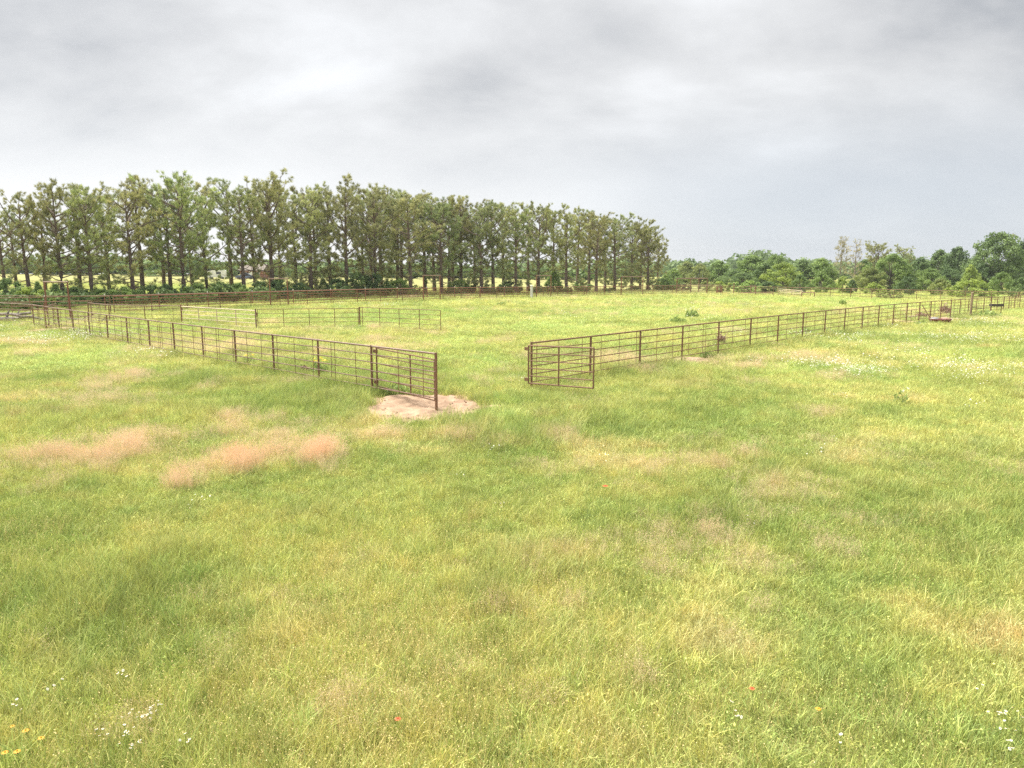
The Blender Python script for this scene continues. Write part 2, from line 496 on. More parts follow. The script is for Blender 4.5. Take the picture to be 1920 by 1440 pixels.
def patch(x, y, lst, wob=0.7, seed=50):
    v = np.zeros(np.shape(x))
    w = ((vnoise(x, y, 0.8, seed, 4) - 0.5) * 2.0 + (vnoise(x, y, 2.6, seed + 5, 2) - .5) * .5) * wob
    for cx, cyy, rx, ry, s in lst:
        d = np.sqrt(((x - cx) / rx) ** 2 + ((y - cyy) / ry) ** 2) + w
        v = np.maximum(v, s * (1 - sstep(0.10, 1.20, d)))
    return v


def soil_d(x, y):
    """below 1 inside bare soil"""
    v = np.full(np.shape(x), 9.0)
    w = (vnoise(x, y, 0.7, 91, 3) - 0.5) * 0.7
    for cx, cyy, rx, ry, s in W_SOIL:
        v = np.minimum(v, np.sqrt(((x - cx) / rx) ** 2 + ((y - cyy) / ry) ** 2) + w)
    return v


C_GREEN = np.array((0.330, 0.415, 0.105)); C_YEL = np.array((0.525, 0.555, 0.170)); C_STRAW = np.array((0.70, 0.60, 0.29))
C_DARK = np.array((0.215, 0.300, 0.075)); C_LUSH = np.array((0.43, 0.56, 0.155)); C_PINK = np.array((0.90, 0.62, 0.41)); C_TAN = np.array((0.72, 0.57, 0.36))


def mixc(a, b, f):
    return a * (1 - f[:, None]) + b * f[:, None]


def seg_dist(x, y, a, b):
    ax, ay = a; dx, dy = b[0] - ax, b[1] - ay
    t = np.clip(((x - ax) * dx + (y - ay) * dy) / (dx * dx + dy * dy), 0, 1)
    return np.hypot(x - ax - t * dx, y - ay - t * dy)


def by_fence(x, y):
    """1 along the two long fences, where mowers and cattle leave the grass taller"""
    d = np.minimum(seg_dist(x, y, (-2.8, 20.3), (-32.9, 49.3)), seg_dist(x, y, (.6, 22.5), (70, 94.5)))
    return 1 - sstep(.1, .55, d)


def fields(x, y):
    n1 = vnoise(x, y, 5.5, 1, 4); n2 = vnoise(x, y, 1.7, 2, 3); n3 = vnoise(x, y, 14, 3, 3); n4 = vnoise(x, y, 2.6, 4, 3); n5 = vnoise(x, y, 0.75, 5, 2)
    pink = patch(x, y, W_PINK, seed=50)
    dark = patch(x, y, W_DARK, seed=60)
    lush = patch(x, y, W_LUSH, 0.5, 70)
    rp = sstep(0.52, 0.72, vnoise(x, y, 2.2, 11, 4)) * sstep(0.42, 0.62, vnoise(x, y, 9, 12, 2)) * (1 - dark)
    return dict(n1=n1, n2=n2, n3=n3, n4=n4, n5=n5, pink=np.maximum(pink, 0.45 * rp), dark=np.maximum(dark * .62, .36 * sstep(.60, .78, n4 * .7 + n5 * .3) * (y < 60)), lush=lush)


def sward_colour(x, y, f):
    c = np.repeat(C_GREEN[None], len(x), 0)
    c = mixc(c, C_YEL, sstep(0.34, 0.62, f['n1'] * .40 + f['n2'] * .35 + f['n5'] * .25))
    c = mixc(c, C_STRAW, 0.75 * sstep(0.54, 0.74, f['n2'] * .4 + f['n3'] * .25 + f['n5'] * .35))
    c = mixc(c, C_LUSH, np.maximum(0.8 * f['lush'], 0.55 * sstep(0.5, 0.7, f['n3']) * sstep(28, 50, y)))
    c = mixc(c, C_DARK, 0.85 * f['dark'])
    c = mixc(c, C_TAN, 0.34 * f['pink'])
    far = sstep(115, 150, y) * (1 - sstep(30, 60, x))
    c = mixc(c, np.array((0.50, 0.49, 0.22)), 0.7 * far)
    return c


# ------------------------------------------------------------------ ground
def build_ground():
    ys = np.concatenate([np.linspace(-40, 0, 20, endpoint=False), np.arange(0, 15, 0.5), np.arange(15, 25, 0.2), np.arange(25, 60, 0.5), np.arange(60, 170, 1.5), np.geomspace(172, 1500, 50)])
    us = np.concatenate([-np.linspace(1.0, 1.9, 8)[::-1] - 0.25, np.linspace(-1.2, 1.2, 300), np.linspace(1.0, 1.9, 8) + 0.25])
    Y, U = np.meshgrid(ys, us, indexing='ij')
    X = U * (22 + np.abs(Y) * 0.75)
    x, y = X.ravel(), Y.ravel()
    z = gz(x, y)
    f = fields(x, y)
    c = sward_colour(x, y, f) * 0.62
    nearf = 1 - sstep(45, 90, y)
    c = mixc(c, np.array((0.26, 0.21, 0.11)), 0.35 * nearf)
    s = 1 - sstep(0.95, 1.25, soil_d(x, y))
    c = mixc(c, np.array((0.40, 0.26, 0.17)), 0.8 * s)
    ny, nx = len(ys), len(us)
    i = np.arange(ny * nx).reshape(ny, nx)
    F = np.stack([i[:-1, :-1], i[:-1, 1:], i[1:, 1:], i[1:, :-1]], -1).reshape(-1, 4)
    me = mesh_np('ground', np.stack([x, y, z], 1), F, M['ground'], {'tint': c}, True)
    tag(link('ground', me), kind='structure')


build_ground()


def build_soils():
    for k, (cx, cyy, rx, ry, s) in enumerate(W_SOIL):
        nr, na = (44, 150) if k == 0 else (8, 36)
        V = []; Fc = []
        for i in range(nr + 1):
            for j in range(na):
                a = 2 * math.pi * j / na; r = i / nr
                x = cx + math.cos(a) * rx * 1.12 * r; y = cyy + math.sin(a) * ry * 1.12 * r
                V.append((x, y))
        P = np.array(V); x, y = P[:, 0], P[:, 1]
        ins = 1 - sstep(0.75, 1.12, soil_d(x, y))
        rel = (vnoise(x, y, 0.45, 31, 4) - 0.5) * 0.20 + (vnoise(x, y, 0.13, 32, 3) - .5) * 0.09
        z = gz(x, y) + 0.006 + ins * (0.025 + np.maximum(rel, -0.01) * (1 if k == 0 else .6)) - (1 - ins) * 0.05
        z += ins * (0.05 * np.exp(-((x - cx + .3) ** 2 + (y - cyy - .1) ** 2) / .6) if k == 0 else 0.02)
        for i in range(nr):
            for j in range(na):
                Fc.append((i * na + j, i * na + (j + 1) % na, (i + 1) * na + (j + 1) % na, (i + 1) * na + j))
        me = mesh_np('bare_soil', np.stack([x, y, z], 1), Fc, M['sand'], None, True)
        tag(link('bare_soil', me), kind='structure')

    # crumbled clods on the bare soil
    rg = np.random.default_rng(3); V = []; Fc = []
    oct_ = np.array([(1, 0, 0), (-1, 0, 0), (0, 1, 0), (0, -1, 0), (0, 0, 1), (0, 0, -1)], float)
    tri = [(0, 2, 4), (2, 1, 4), (1, 3, 4), (3, 0, 4), (2, 0, 5), (1, 2, 5), (3, 1, 5), (0, 3, 5)]
    for k, (cx, cyy, rx, ry, s) in enumerate(W_SOIL):
        for i in range(150 if k == 0 else 25):
            a = rg.uniform(0, 6.28); r = np.sqrt(rg.uniform(0, 1)) * .95
            x, y = cx + math.cos(a) * rx * r + (-.45 if k == 0 and i % 4 else 0), cyy + math.sin(a) * ry * r
            sz = rg.uniform(.010, .034) * (1 if k == 0 else 1.6) * (2 if rg.uniform() < .06 else 1)
            b = len(V) * 6
            V.append(oct_ * rg.uniform(.6, 1.3, (6, 1)) * sz * np.array((1.2, 1.2, .8)) + np.array((x, y, float(gz(x, y)) + .035 + sz * .4)))
            Fc += [tuple(b + j for j in t) for t in tri]
    tag(link('soil_clods', mesh_np('soil_clods', np.concatenate(V), Fc, M['sand'])), 'crumbled clods of pinkish soil on the bare patches', kind='stuff')


build_soils()

# ------------------------------------------------------------------ grass
proto_cols = {}


def proto(colname, name, V, Fc, mat, attrs):
    if colname not in proto_cols: proto_cols[colname] = bpy.data.collections.new(colname)
    name = f"{ {'green_tufts': 'grass_tuft', 'airy_seed': 'seeding_tuft', 'pale_seed': 'seed_head_tuft'}[colname]}.{len(proto_cols[colname].objects):03d}"
    o = bpy.data.objects.new(name, mesh_np(name, V, Fc, mat, attrs))
    proto_cols[colname].objects.link(o)


def blades(rg, n, rad, h0, h1, w0, w1, lean0, lean1, curl, seg=3):
    """n curved tapering blades standing in a disc: vertices, faces, height share, random number"""
    a = rg.uniform(0, 2 * np.pi, n); r = rad * np.sqrt(rg.uniform(0, 1, n))
    bx, by = np.cos(a) * r, np.sin(a) * r
    az = rg.uniform(0, 2 * np.pi, n); lean = rg.uniform(lean0, lean1, n); L_ = rg.uniform(h0, h1, n); w = rg.uniform(w0, w1, n)
    cu = rg.uniform(0, curl, n)
    t = np.linspace(0, 1, seg + 1)
    ang = lean[:, None] + cu[:, None] * t[None] ** 1.3
    st = L_[:, None] / seg
    dx = np.cumsum(np.concatenate([np.zeros((n, 1)), np.sin(ang[:, :-1]) * st], 1), 1)
    dz = np.cumsum(np.concatenate([np.zeros((n, 1)), np.cos(ang[:, :-1]) * st], 1), 1)
    tw = rg.uniform(0, np.pi, n)
    wx, wy = np.cos(tw), np.sin(tw)
    V = []; H = []
    for k in range(seg):
        ww = w * (1 - 0.75 * (k / seg) ** 1.5) / 2
        px = bx + np.cos(az) * dx[:, k]; py = by + np.sin(az) * dx[:, k]
        for sgn in (-1, 1):
            V.append(np.stack([px + sgn * wx * ww, py + sgn * wy * ww, dz[:, k] - (0.02 if k == 0 else 0)], 1)); H.append(np.full(n, k / seg))
    V.append(np.stack([bx + np.cos(az) * dx[:, seg], by + np.sin(az) * dx[:, seg], dz[:, seg]], 1)); H.append(np.full(n, 1.0))
    m = 2 * seg + 1
    V = np.stack(V, 1).reshape(-1, 3); H = np.stack(H, 1).ravel()
    Fc = []
    for i in range(n):
        b = i * m
        for k in range(seg - 1):
            Fc.append((b + 2 * k, b + 2 * k + 1, b + 2 * k + 3, b + 2 * k + 2))
        Fc.append((b + 2 * seg - 2, b + 2 * seg - 1, b + 2 * seg))
    return V, Fc, H, np.repeat(rg.uniform(0, 1, n), m)


def join(parts):
    V = []; Fc = []; H = []; Rn = []; b = 0
    for v, f, h, r in parts:
        V.append(v); H.append(h); Rn.append(r)
        Fc += [tuple(b + i for i in q) for q in f]; b += len(v)
    return np.concatenate(V), Fc, np.concatenate(H), np.concatenate(Rn)


def specks(rg, pts, size, el=2.0):
    """small two-triangle grains at points"""
    n = len(pts)
    d = rg.normal(0, 1, (n, 3)); d[:, 2] = np.abs(d[:, 2]) + .6; d /= np.linalg.norm(d, axis=1)[:, None]
    e = np.cross(d, rg.normal(0, 1, (n, 3))); e /= np.linalg.norm(e, axis=1)[:, None]
    s = size * rg.uniform(.6, 1.3, n)[:, None]
    V = np.stack([pts - d * s * el / 2, pts + e * s / 2, pts + d * s * el / 2, pts - e * s / 2], 1).reshape(-1, 3)
    return V, [(4 * i, 4 * i + 1, 4 * i + 2, 4 * i + 3) for i in range(n)], np.ones(4 * n), np.repeat(rg.uniform(0, 1, n), 4)


NV = 5
rg = np.random.default_rng(21)


def leaflets(n, rad, z0, z1, size):
    a = rg.uniform(0, 2 * np.pi, n); r = rad * np.sqrt(rg.uniform(0, 1, n))
    return specks(rg, np.stack([np.cos(a) * r, np.sin(a) * r, rg.uniform(z0, z1, n)], 1), size, 1.7)


for v in range(NV):       # 0: short mixed turf with small broad leaves
    q = join([blades(rg, 46, .20, .06, .15, .005, .010, .1, 1.0, 1.3), blades(rg, 14, .2, .12, .24, .003, .006, .0, .6, 1.0), leaflets(34, .2, .03, .12, .017)])
    proto('green_tufts', 'grass_tuft', q[0], q[1], M['grass'], {'h': q[2], 'rnd': q[3]})
for v in range(NV):       # 1: medium, upright and curling
    q = join([blades(rg, 44, .19, .10, .24, .004, .009, .0, .55, 1.3), blades(rg, 22, .2, .06, .16, .005, .010, .2, 1.1, 1.2), blades(rg, 7, .2, .22, .34, .0022, .004, .0, .35, .7),
              leaflets(14, .2, .04, .14, .015)])
    proto('green_tufts', 'grass_tuft', q[0], q[1], M['grass'], {'h': q[2], 'rnd': q[3]})
for v in range(NV):       # 2: tall clump
    q = join([blades(rg, 50, .13, .24, .48, .004, .009, .0, .55, 1.3, 4), blades(rg, 22, .2, .08, .22, .004, .009, .2, 1.0, 1.2)])
    proto('green_tufts', 'grass_tuft', q[0], q[1], M['grass'], {'h': q[2], 'rnd': q[3]})
for v in range(NV):       # 3: lank, lying over to one side
    q = join([blades(rg, 34, .2, .2, .42, .003, .006, .5, 1.0, .8, 4), blades(rg, 20, .2, .06, .15, .005, .009, .1, 1.0, 1.2)])
    proto('green_tufts', 'grass_tuft', q[0], q[1], M['grass'], {'h': q[2], 'rnd': q[3]})


def panicle(rg, n, rad, h0, h1, grains, spread, gs, stemw=.0016):
    a = rg.uniform(0, 2 * np.pi, n); r = rad * np.sqrt(rg.uniform(0, 1, n))
    L_ = rg.uniform(h0, h1, n)
    V, Fc, H, Rn = blades(rg, n, rad, h0, h1, stemw, stemw * 1.6, .0, .35, .7, 3)
    tips = V.reshape(n, 7, 3)[:, 6]; mids = V.reshape(n, 7, 3)[:, 4]
    k = rg.uniform(-.1, 1, (n, grains, 1))
    P = mids[:, None] * (1 - k) + tips[:, None] * k + rg.normal(0, spread, (n, grains, 3)) * (1.15 - k)
    return join([(V, Fc, H, Rn), specks(rg, P.reshape(-1, 3), gs, 2.6)])


for v in range(NV):       # airy reddish seed heads
    q = panicle(rg, 26, .2, .22, .46, 18, .034, .0050)
    proto('airy_seed', f'e{v}', q[0], q[1], M['seed'], {'h': q[2], 'rnd': q[3]})
for v in range(NV):       # small nodding pale seed heads
    n = 12
    V, Fc, H, Rn = blades(rg, n, .2, .2, .36, .0016, .0026, .0, .3, 1.2, 3)
    tips = V.reshape(n, 7, 3)[:, 6]
    P = np.concatenate([tips + rg.normal(0, .010, (n, 3)), tips + rg.normal(0, .014, (n, 3))])
    q = join([(V, Fc, H, Rn), specks(rg, P, .0075, 1.4)])
    proto('pale_seed', f'f{v}', q[0], q[1], M['seed'], {'h': q[2], 'rnd': q[3]})


def daisy_disc(rg, c, rad, n=9):
    """white flower head facing up, a fan of petals"""
    tilt = rg.normal(0, .35, 2)
    ang = np.linspace(0, 2 * np.pi, n, endpoint=False)
    V = [c]
    for a in ang:
        for o in (-.25, .25):
            x, y = math.cos(a + o) * rad, math.sin(a + o) * rad
            V.append(c + np.array((x, y, x * tilt[0] + y * tilt[1] - rad * .12)))
    return np.array(V), [(0, 1 + 2 * i, 2 + 2 * i) for i in range(n)]


wm = leafy('white_head', 0.25, 'plain', base=(0.84, 0.83, 0.74), vary=0.08)
for v in range(NV):       # white wild flowers: a few heads on stems
    n = 9
    V, Fc, H, Rn = blades(rg, n, .22, .22, .42, .002, .003, .0, .3, .3, 3)
    tips = V.reshape(n, 7, 3)[:, 6]
    Vs = [V]; Fs = [list(Fc)]; b = len(V)
    mi = [0] * len(Fc)
    for t_ in tips:
        for j in range(1):
            dv, df = daisy_disc(rg, t_ + rg.normal(0, .01, 3), rg.uniform(.010, .017))
            Vs.append(dv); Fs.append([tuple(b + i for i in q) for q in df]); b += len(dv); mi += [1] * len(df)
    Vv = np.concatenate(Vs); Ff = sum(Fs, [])
    if 'white_flowers' not in proto_cols: proto_cols['white_flowers'] = bpy.data.collections.new('white_flowers')
    me = mesh_np(f'g{v}', Vv, Ff, M['stem'], {'h': np.ones(len(Vv)), 'rnd': rg.uniform(0, 1, len(Vv))})
    me.materials.append(wm); me.polygons.foreach_set('material_index', mi)
    proto_cols['white_flowers'].objects.link(bpy.data.objects.new(f'white_wildflower.{v:03d}', me))


def scatter(name, cname, P, rot, scl, idx, tint, label):
    me = bpy.data.meshes.new(name)
    me.vertices.add(len(P)); me.vertices.foreach_set('co', np.asarray(P, float).ravel())
    for k, a, ty, fld in (('rot', rot, 'FLOAT_VECTOR', 'vector'), ('scl', scl, 'FLOAT_VECTOR', 'vector'),
                          ('tint', tint, 'FLOAT_VECTOR', 'vector'), ('idx', idx, 'INT', 'value')):
        t = me.attributes.new(k, ty, 'POINT'); t.data.foreach_set(fld, np.ascontiguousarray(a).ravel())
    o = link(name, me)
    g = bpy.data.node_groups.new(name + '_scatter', 'GeometryNodeTree')
    g.interface.new_socket('Geometry', in_out='INPUT', socket_type='NodeSocketGeometry')
    g.interface.new_socket('Geometry', in_out='OUTPUT', socket_type='NodeSocketGeometry')
    gi = g.nodes.new('NodeGroupInput'); go = g.nodes.new('NodeGroupOutput')
    ci = g.nodes.new('GeometryNodeCollectionInfo'); ci.inputs['Collection'].default_value = proto_cols[cname]
    ci.inputs['Separate Children'].default_value = True; ci.inputs['Reset Children'].default_value = True
    ip = g.nodes.new('GeometryNodeInstanceOnPoints'); ip.inputs['Pick Instance'].default_value = True

    def na(nm, ty):
        n = g.nodes.new('GeometryNodeInputNamedAttribute'); n.data_type = ty; n.inputs['Name'].default_value = nm
        return n.outputs['Attribute']
    er = g.nodes.new('FunctionNodeEulerToRotation'); g.links.new(na('rot', 'FLOAT_VECTOR'), er.inputs[0])
    g.links.new(gi.outputs[0], ip.inputs['Points']); g.links.new(ci.outputs[0], ip.inputs['Instance'])
    g.links.new(na('idx', 'INT'), ip.inputs['Instance Index']); g.links.new(er.outputs[0], ip.inputs['Rotation'])
    g.links.new(na('scl', 'FLOAT_VECTOR'), ip.inputs['Scale']); g.links.new(ip.outputs[0], go.inputs[0])
    md = o.modifiers.new('scatter', 'NODES'); md.node_group = g
    tag(o, label, None, None, 'stuff')
    return o


def jitter_grid(y0, y1, s, slope=0.80, pad=3.0):
    out = []
    for y in np.arange(y0, y1, s):
        w = slope * max(y, 0) + pad
        x = np.arange(-w, w, s)
        out.append(np.stack([x, np.full(len(x), y)], 1))
    P = np.concatenate(out)
    return P + rng.uniform(-.55, .55, P.shape) * s


def build_grass():
    zones = [(1.5, 14, .098, .82), (14, 27, .14, 1.1), (27, 45, .25, 1.7), (45, 75, .42, 2.3), (75, 150, .8, 3.2)]
    X, S = [], []
    for y0, y1, s, k in zones:
        P = jitter_grid(y0, y1, s); X.append(P); S.append(np.full(len(P), k))
    P = np.concatenate(X); k = np.concatenate(S)
    x, y = P[:, 0], P[:, 1]
    keep = soil_d(x, y) > 0.98 + rng.uniform(-.12, .12, len(x))
    x, y, k = x[keep], y[keep], k[keep]
    f = fields(x, y)
    n = len(x)
    c = sward_colour(x, y, f)
    c *= rng.uniform(.80, 1.28, (n, 1)); c[:, 0] *= rng.uniform(.86, 1.14, n)
    tall = np.clip(f['dark'] * .9 + sstep(.5, .8, f['n4']) * .5 + sstep(.9, 1.3, 2.2 - soil_d(x, y)) * .6 + by_fence(x, y) * .55, 0, 1)
    u = rng.uniform(0, 1, n)
    typ = np.where(u < .10 + .55 * tall, 2, np.where(u < .62 + .2 * f['n2'], 1, 0))
    typ = np.where((rng.uniform(0, 1, n) < .16) & (sstep(.55, .75, vnoise(x, y, 3.5, 77, 3)) > .3), 3, typ)
    hgt = (0.38 + 0.85 * f['n4'] + 0.35 * f['n5'] + 0.35 * tall) * (1 - .35 * f['lush'])
    hgt *= np.where(typ == 2, .75, 1.0) * np.where(y < 14, .80, .92)
    sw = k * rng.uniform(.85, 1.2, n)
    scl = np.stack([sw, sw, hgt * (1 + .12 * (k - 1)) * rng.uniform(.8, 1.2, n)], 1)
    wind = (vnoise(x, y, 6, 41, 2) - .5) * 2.0
    rot = np.stack([rng.normal(0, .10, n), rng.normal(0, .10, n) + .12, np.where(typ == 3, wind * 1.6 + rng.normal(0, .5, n), rng.uniform(0, 6.28, n))], 1)
    idx = typ * NV + rng.integers(0, NV, n)
    scatter('grass', 'green_tufts', np.stack([x, y, gz(x, y) - .005], 1), rot, scl, idx.astype(np.int32), c, 'mixed yellow green pasture grass covering the paddock')

    # airy seed heads
    sel = rng.uniform(0, 1, n) < np.clip(f['pink'] * 1.05 * (.12 + .95 * sstep(.36, .66, vnoise(x, y, .42, 123, 2))), 0, 1) * np.where(y < 27, 1, .9) * (y < 110)
    sx, sy, sk = x[sel] + rng.normal(0, .05, sel.sum()), y[sel] + rng.normal(0, .05, sel.sum()), k[sel]
    fp = f['pink'][sel]; m = len(sx)
    ct = mixc(np.repeat(C_TAN[None], m, 0), C_PINK, np.clip(fp * 1.25 - .2, 0, 1)) * rng.uniform(.85, 1.12, (m, 1))
    sc = np.stack([sk, sk, np.clip(.7 + .6 * fp, 0, 1.35) * rng.uniform(.8, 1.15, m) * (1 + .1 * (sk - 1))], 1)
    scatter('seeding_grass', 'airy_seed', np.stack([sx, sy, gz(sx, sy)], 1), np.stack([rng.normal(0, .1, m), rng.normal(0, .1, m), rng.uniform(0, 6.28, m)], 1),
            sc, rng.integers(0, NV, m).astype(np.int32), ct, 'patches of feathery pinkish tan seeding grass in the pasture')

    # nodding pale seed heads, thickest close to the camera
    band = np.exp(-((y - 6.0) / 2.2) ** 2) * np.exp(-((x + 1.2) / 1.8) ** 2) * .9 + .16 * sstep(.5, .75, vnoise(x, y, 2.4, 81, 3)) * (y < 14) + .01
    sel = (rng.uniform(0, 1, n) < band) & (y < 16)
    sx, sy = x[sel], y[sel]; m = len(sx)
    ct = np.array((0.78, 0.64, 0.28))[None] * rng.uniform(.8, 1.1, (m, 1))
    sc = np.stack([np.ones(m), np.ones(m), rng.uniform(.7, 1.1, m)], 1)
    scatter('nodding_seed_heads', 'pale_seed', np.stack([sx, sy, gz(sx, sy)], 1), np.stack([rng.normal(0, .1, m), rng.normal(0, .1, m), rng.uniform(0, 6.28, m)], 1),
            sc, rng.integers(0, NV, m).astype(np.int32), ct, 'small pale yellow seed heads nodding over the near grass')

    # white flowers
    WF = to_world([(1560, 700, 90, 22, .9), (1480, 690, 90, 14, .5), (1730, 690, 150, 26, .55), (1850, 720, 90, 34, .5), (1720, 640, 240, 16, .6),
                   (120, 640, 150, 14, .7), (300, 672, 90, 10, .5), (215, 632, 50, 6, .8), (1320, 602, 60, 6, .5), (700, 575, 90, 5, .5), (1080, 600, 120, 10, .25),
                   (1420, 640, 60, 10, .3), (60, 655, 60, 20, .3), (1250, 570, 200, 8, .25), (1820, 610, 140, 14, .6), (20, 620, 60, 10, .5), (1640, 615, 60, 8, .5)])
    wf = patch(x, y, WF, .5, 99)
    sel = rng.uniform(0, 1, n) < wf * .42 * sstep(.35, .6, vnoise(x, y, 1.3, 88, 2)) + .0003 * (y > 10)
    sx, sy, sk = x[sel], y[sel], k[sel]; m = len(sx)
    sc = np.stack([np.minimum(sk, 2.2), np.minimum(sk, 2.2), rng.uniform(.9, 1.3, m)], 1)
    scatter('white_wildflowers', 'white_flowers', np.stack([sx, sy, gz(sx, sy)], 1), np.stack([rng.normal(0, .1, m), rng.normal(0, .1, m), rng.uniform(0, 6.28, m)], 1),
            sc, rng.integers(0, NV, m).astype(np.int32), np.ones((m, 3)), 'drifts of tiny white wildflowers in the paddock')
    print('tufts', n, len(fp))


build_grass()

# ------------------------------------------------------------------ air
HAZE = 0.00017
if HAZE:
    hm, ht, ho = new_mat('haze')
    pv = ht.nodes.new('ShaderNodeVolumePrincipled')
    pv.inputs['Color'].default_value = (0.90, 0.94, 1.0, 1); pv.inputs['Density'].default_value = HAZE
    pv.inputs['Anisotropy'].default_value = 0.2
    ht.links.new(pv.outputs[0], ho.inputs['Volume'])
    tag(MB().box((0, 700, 9.5), (5200, 1700, 27)).build('haze', hm), kind='stuff')

# ------------------------------------------------------------------ pipe fences
_cyl = {}


def cyl(mat, n=7):
    if (mat, n) not in _cyl:
        m = MB(); m.tube([(0, 0, 0), (0, 0, 1)], 1.0, n)
        _cyl[(mat, n)] = mesh_np('pipe', m.v, m.f, M[mat], smooth=False)
    return _cyl[(mat, n)]


def pipe(name, a, b, r, mat, parent, n=7):
    a, b = Vector(a), Vector(b); d = b - a
    o = bpy.data.objects.new(name, cyl(mat, n)); COL.objects.link(o)
    o.parent = parent
    o.location = a - (parent.location if parent else Vector())
    o.rotation_mode = 'QUATERNION'; o.rotation_quaternion = d.to_track_quat('Z', 'Y')
    o.scale = (r, r, d.length)
    return o


RAILS = (.26, .51, .76, 1.01, 1.26)
fr = random.Random(5)


def pipe_fence(name, pts, label, cat='fence', spacing=3.05, h=1.5, rails=RAILS, stay=1.16, mats=('rust', 'rust', 'rust'), group=None, pr=.036, skip=(), posts=True, tall=(), thick=1.0):
    """posts along the broken line pts, a top pipe, thinner rails in every bay and upright stays between them"""
    root = empty(name, on(*pts[0]), label, cat, group)
    nodes = []
    for (a, b) in zip(pts[:-1], pts[1:]):
        a, b = Vector((*a, 0)), Vector((*b, 0)); n = max(1, round((b - a).length / spacing))
        nodes += [a.lerp(b, i / n) for i in range(n)]
    nodes.append(Vector((*pts[-1], 0)))
    P = [Vector((p.x, p.y, float(gz0(p.x, p.y)))) for p in nodes]
    for i, p in enumerate(P):
        if posts:
            t = h + (.22 if i in tall else .02) + fr.uniform(-.012, .02)
            lean = Vector((fr.uniform(-.018, .018), fr.uniform(-.018, .018), 0))
            pipe('post', p - Vector((0, 0, .5)), p + lean + Vector((0, 0, t)), pr * fr.uniform(.94, 1.1), mats[0], root, 8)
    s = fr.uniform(.2, .6)
    for i in range(len(P) - 1):
        if i in skip: continue
        a, b = P[i], P[i + 1]; d = (b - a); ln = d.length
        pipe('top_rail', a + Vector((0, 0, h)), b + Vector((0, 0, h)), .029 * thick, mats[1], root)
        off = Vector((-d.y, d.x, 0)).normalized() * .03
        for z in rails:
            e1, e2 = fr.uniform(-.012, .012), fr.uniform(-.012, .012)
            pipe('rail', a + off + Vector((0, 0, z + e1)), b + off + Vector((0, 0, z + e2)), .0180 * thick, mats[1], root, 6)
        if stay:
            while s < ln:
                q = a + d * (s / ln) + off * 1.6
                pipe('stay', q + Vector((0, 0, .24)), q + Vector((fr.uniform(-.01, .01), fr.uniform(-.01, .01), h)), .0098, mats[2], root, 6)
                s += stay * fr.uniform(.93, 1.07) if fr.random() > .14 else .22
            s -= ln
    return root, P


def pipe_gate(name, a, b, z0, h, label, cat='gate', n_rails=6, ups=(0, .5, 1), mat='rust', hinge=True, group=None, r=.021, za=None, zb=None):
    """a welded gate leaf between ground points a and b"""
    A, B = on(*a), on(*b)
    if za is not None: A.z = za
    if zb is not None: B.z = zb
    root = empty(name, A, label, cat, group)
    for k in range(n_rails):
        z = z0 + h * k / (n_rails - 1)
        pipe('rail', A + Vector((0, 0, z)), B + Vector((0, 0, z)), r if k in (0, n_rails - 1) else r * .72, mat, root)
    for u in ups:
        q = A.lerp(B, u)
        pipe('upright', q + Vector((0, 0, z0)), q + Vector((0, 0, z0 + h)), r * 1.05, mat, root, 8)
    if hinge:
        d = (A - B).normalized()
        for z in (z0 + .12, z0 + h - .10):
            MB().box(A + d * .06 - root.location + Vector((0, 0, z)), (.16, .06, .10), math.atan2(d.y, d.x)).build('hinge', M['rust'], root)
    return root


RD = Vector((.6945, .7195)); LD = Vector((-.7200, .6940))
R0 = Vector((.62, 22.54)); L0 = Vector((-2.11, 19.63))
l_end = L0 + LD * 3.05 * 14
r_end = R0 + RD * 100
B_A = Vector((-34.3, 62)); B_B = Vector((32.4, 130.6))

lf, LP = pipe_fence('pipe_fence', [tuple(L0), tuple(l_end)], 'rusty pipe fence running from the bare sandy patch back to the corner pens', tall=(13,),
                    group='rusty pipe fences of the paddock', mats=('rust', 'rust_pale', 'rust'))
MB().lathe([(.02, .05), (.11, .045), (.15, .02), (.17, -.1)], 14).build('footing', M['concrete'], lf, (0, 0, -.13))
rf, RP = pipe_fence('pipe_fence', [tuple(R0), tuple(r_end)], 'long rusty pipe fence starting at the half-open gate and passing the red tub',
                    group='rusty pipe fences of the paddock', mats=('rust', 'rust', 'rust'))
pipe_fence('pipe_fence', [tuple(B_A), tuple(B_B)], 'long pipe fence in front of the pine row, nearest the paddock grass',
           group='rusty pipe fences of the paddock', mats=('rust', 'rust_red', 'rust'), stay=1.3, thick=1.6)
pipe_fence('pipe_fence', [tuple(B_B), tuple(r_end)], 'distant pipe fence in front of the leafy trees at the far end',
           group='rusty pipe fences of the paddock', mats=('rust', 'rust', 'rust'), stay=1.3, rails=(.4, .8, 1.2), thick=1.4)

# rear fence of the double run, posts with pale caps
off = Vector((-.716, .699)) * 3.0
ra, rb = B_A + off - RD * 9, B_B + off - RD * 22
rr, rp = pipe_fence('pipe_fence', [tuple(ra), tuple(rb)], 'rear fence of the double run at the foot of the pines, its posts pale-topped',
                    spacing=4.6, h=1.42, rails=(.4, .72, 1.05), stay=1.9, thick=1.25, group='rusty pipe fences of the paddock', mats=('rust_red', 'rust', 'rust_red'), pr=.045)
for p in rp:
    pipe('post_cap', p + Vector((0, 0, 1.44)), p + Vector((0, 0, 1.60)), .055, 'white_post', rr, 8)

